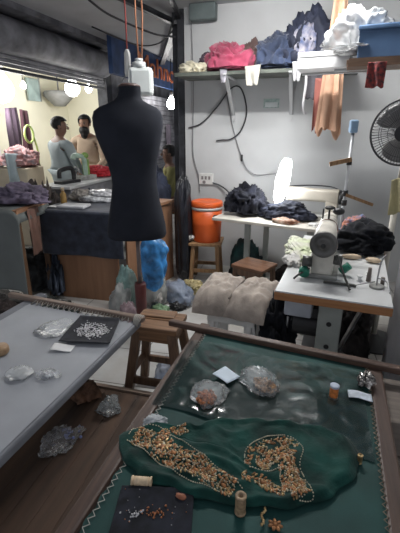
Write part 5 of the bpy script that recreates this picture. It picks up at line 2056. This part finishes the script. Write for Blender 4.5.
M_shirtg = mat('grey_shirt', (0.36, 0.41, 0.42), 0.85, var=0.06)
M_shirtb = mat('beige_shirt', (0.47, 0.36, 0.26), 0.85, var=0.06)
person('man in pale grey shirt standing in profile, working at black sewing machine', (-3.12, 4.36, 0), R(-22), M_skin, M_shirtg, M_shirtg,
       head_turn=R(-38), arms=(((-0.24, 0.10, 1.12), (-0.13, 0.33, 0.98)), ((0.25, 0.06, 1.12), (0.14, 0.31, 0.98))), scale=0.96, head_pitch=R(-6))
person('bearded man in beige shirt standing at shop table, facing the other man', (-3.12, 4.97, 0), R(-165), M_skin2, M_shirtb, M_shirtb,
       head_turn=R(-6), arms=(((-0.25, 0.06, 1.12), (-0.14, 0.30, 0.98)), ((0.25, 0.06, 1.12), (0.10, 0.32, 1.0))), beard=True, scale=0.985, head_pitch=R(-8))
stp = thing('seat_block', 'low seat behind the dress form where the person in olive sits', 'seat', (-2.02, 5.30, 0), 0)
b = MB()
b.box((0, 0, 0.39), (0.36, 0.36, 0.03))
obj('seat', b, M_stoolwood, stp, bevel=0.004)
for sx in (-1, 1):
    for sy in (-1, 1):
        b = MB()
        b.box((sx * 0.14, sy * 0.14, 0.1875), (0.04, 0.04, 0.375))
        obj('leg', b, M_stoolleg, stp)
person('person in olive yellow shirt sitting half hidden right of the dress form', (-2.02, 5.28, -0.42), R(120), M_skin, mat('olive_shirt', (0.33, 0.31, 0.12), 0.85), M_navy,
       arms=(((-0.24, 0.10, 1.12), (-0.13, 0.33, 1.0)), ((0.25, 0.06, 1.12), (0.14, 0.31, 1.0))), sit=True)

# ------------------------------------------------------------------ lamps at the shop front
M_glow = emat('lamp_glow', (1.0, 0.99, 0.96), 14)
M_glow2 = emat('lamp_glow_small', (1.0, 0.98, 0.94), 40)


def bulb(label, loc, r, top, glow, energy):
    root = thing('light_bulb', label, 'light bulb', loc)
    b = MB()
    b.lathe([(0.0, -r), (r * 0.55, -r * 0.85), (r * 0.9, -r * 0.4), (r, 0.0), (r * 0.85, r * 0.55), (r * 0.45, r * 1.1), (r * 0.35, r * 1.4), (0, r * 1.4)], n=24)  # globe radius swollen to stand in for the glow around the bulb
    obj('bulb', b, glow, root)
    b = MB()
    b.cyl((0, 0, r * 1.35), (0, 0, r * 2.2), r * 0.38)
    obj('socket', b, M_whiteplastic, root)
    b = MB()
    b.cyl((0, 0, r * 2.15), (0, 0, top - loc[2]), 0.006)
    obj('cord', b, M_cablem, root)
    add_point('bulb_light', (loc[0] + 0.0, loc[1], loc[2] - r * 1.5 - 0.03), energy, r, (1.0, 0.98, 0.95))
    return root


bulb('very bright bulb at the left edge, globe widened to take in its glow', (-3.9, 4.36, 1.99), 0.16, CEIL, M_glow, BULB_LEFT)
bulb('very bright bulb above the man in grey, globe widened to take in its glow', (-3.9, 5.93, 2.14), 0.12, CEIL, M_glow, BULB_LEFT)
bulb('small bulb between the two widened bright bulbs', (-3.6, 4.42, 2.03), 0.035, CEIL, M_glow2, 2)
bulb('small bulb left of the dress form neck', (-3.45, 5.68, 2.10), 0.05, CEIL, M_glow2, 14)
bulb('small bright bulb right of the dress form shoulder', (-2.55, 6.85, 1.94), 0.085, CEIL, M_glow2, 14)

# ceiling lamps that hang just above the picture
def ceiling_tube(label, loc, rz, energy, ln=1.1):
    root = thing('ceiling_lamp', label, 'lamp', loc, rz)
    b = MB()
    b.box((0, 0, -0.02), (ln, 0.06, 0.04))
    obj('housing', b, M_whiteplastic, root, bevel=0.006)
    b = MB()
    b.cyl((-ln / 2 + 0.03, 0, -0.055), (ln / 2 - 0.03, 0, -0.055), 0.014)
    obj('tube', b, emat('ceiling_tube_glow', (1.0, 0.99, 0.97), 120), root)
    l = bpy.data.lights.new('ceiling_light', 'AREA')
    l.shape = 'RECTANGLE'
    l.size = ln
    l.size_y = 0.05
    l.energy = energy
    l.color = (1.0, 0.99, 0.97)
    o = bpy.data.objects.new('ceiling_light', l)
    C.objects.link(o)
    o.location = (loc[0], loc[1], loc[2] - 0.075)
    o.rotation_euler = (0, 0, rz)


ceiling_tube('white tube lamp on ceiling above the long shelf', (-0.35, 2.95, CEIL), 0.0, CEIL_LAMP)

# loose wires at the ceiling
cable('ceiling_wire', [(-2.45, 4.2, 2.55), (-2.1, 4.5, 2.42), (-1.9, 4.7, 2.45), (-1.6, 4.4, 2.50)], 0.008, M_cablem, 'dark wire sagging across ceiling above the dress form')
cable('ceiling_wire', [(-2.05, 3.5, 2.58), (-1.95, 3.7, 2.5), (-1.7, 4.1, 2.42), (-1.50, 4.2, 2.40)], 0.010, M_cablem, 'dark wire running along the ceiling beam to the post')
b = MB()
b.box((0, 0, 0), (0.26, 0.10, 0.14))
single('junction_box', b, mat('junction', (0.12, 0.15, 0.15), 0.6), 'grey green junction box high on back wall above cream bundle', 'box', (-1.19, 4.13, 2.575), bevel=0.01)

# ------------------------------------------------------------------ groups of repeats
for o in list(SC.objects):
    if o.parent or 'label' not in o:
        continue
    nm = o.name.split('.')[0]
    g = None
    if nm == 'thread_spool':
        g = 'thread spools on the green cloth'
    elif nm == 'bead_bag':
        g = 'bead bags on the green cloth' if o.location.x > -0.6 else 'clear bags on the grey cloth'
    elif nm == 'rubbish_bag':
        g = 'plastic rubbish bags on the floor'
    elif nm == 'light_bulb':
        g = 'light bulbs at the shop front'
    elif nm == 'wall_cable':
        g = 'cables on the back wall'
    elif nm == 'bobbin':
        g = 'bobbins on the sewing table'
    elif nm == 'wooden_shuttle':
        g = 'wooden pieces on the sewing table'
    elif nm == 'bead_motif':
        g = 'loose bead motifs on the green cloth'
    elif nm == 'embroidery_frame':
        g = 'embroidery frames in the foreground'
    elif nm == 'shelf_bracket':
        g = 'brackets under the long shelf'
    elif nm == 'wrapped_bundle':
        g = 'wrapped bundles on the counter'
    elif nm == 'cloth_pile' and o.location.y > 3.8 and 1.9 < o.location.z < 2.2:
        g = 'cloth bundles on the long shelf'
    elif nm == 'cloth_bundle':
        g = 'dark bundles on the floor'
    if g:
        o['group'] = g
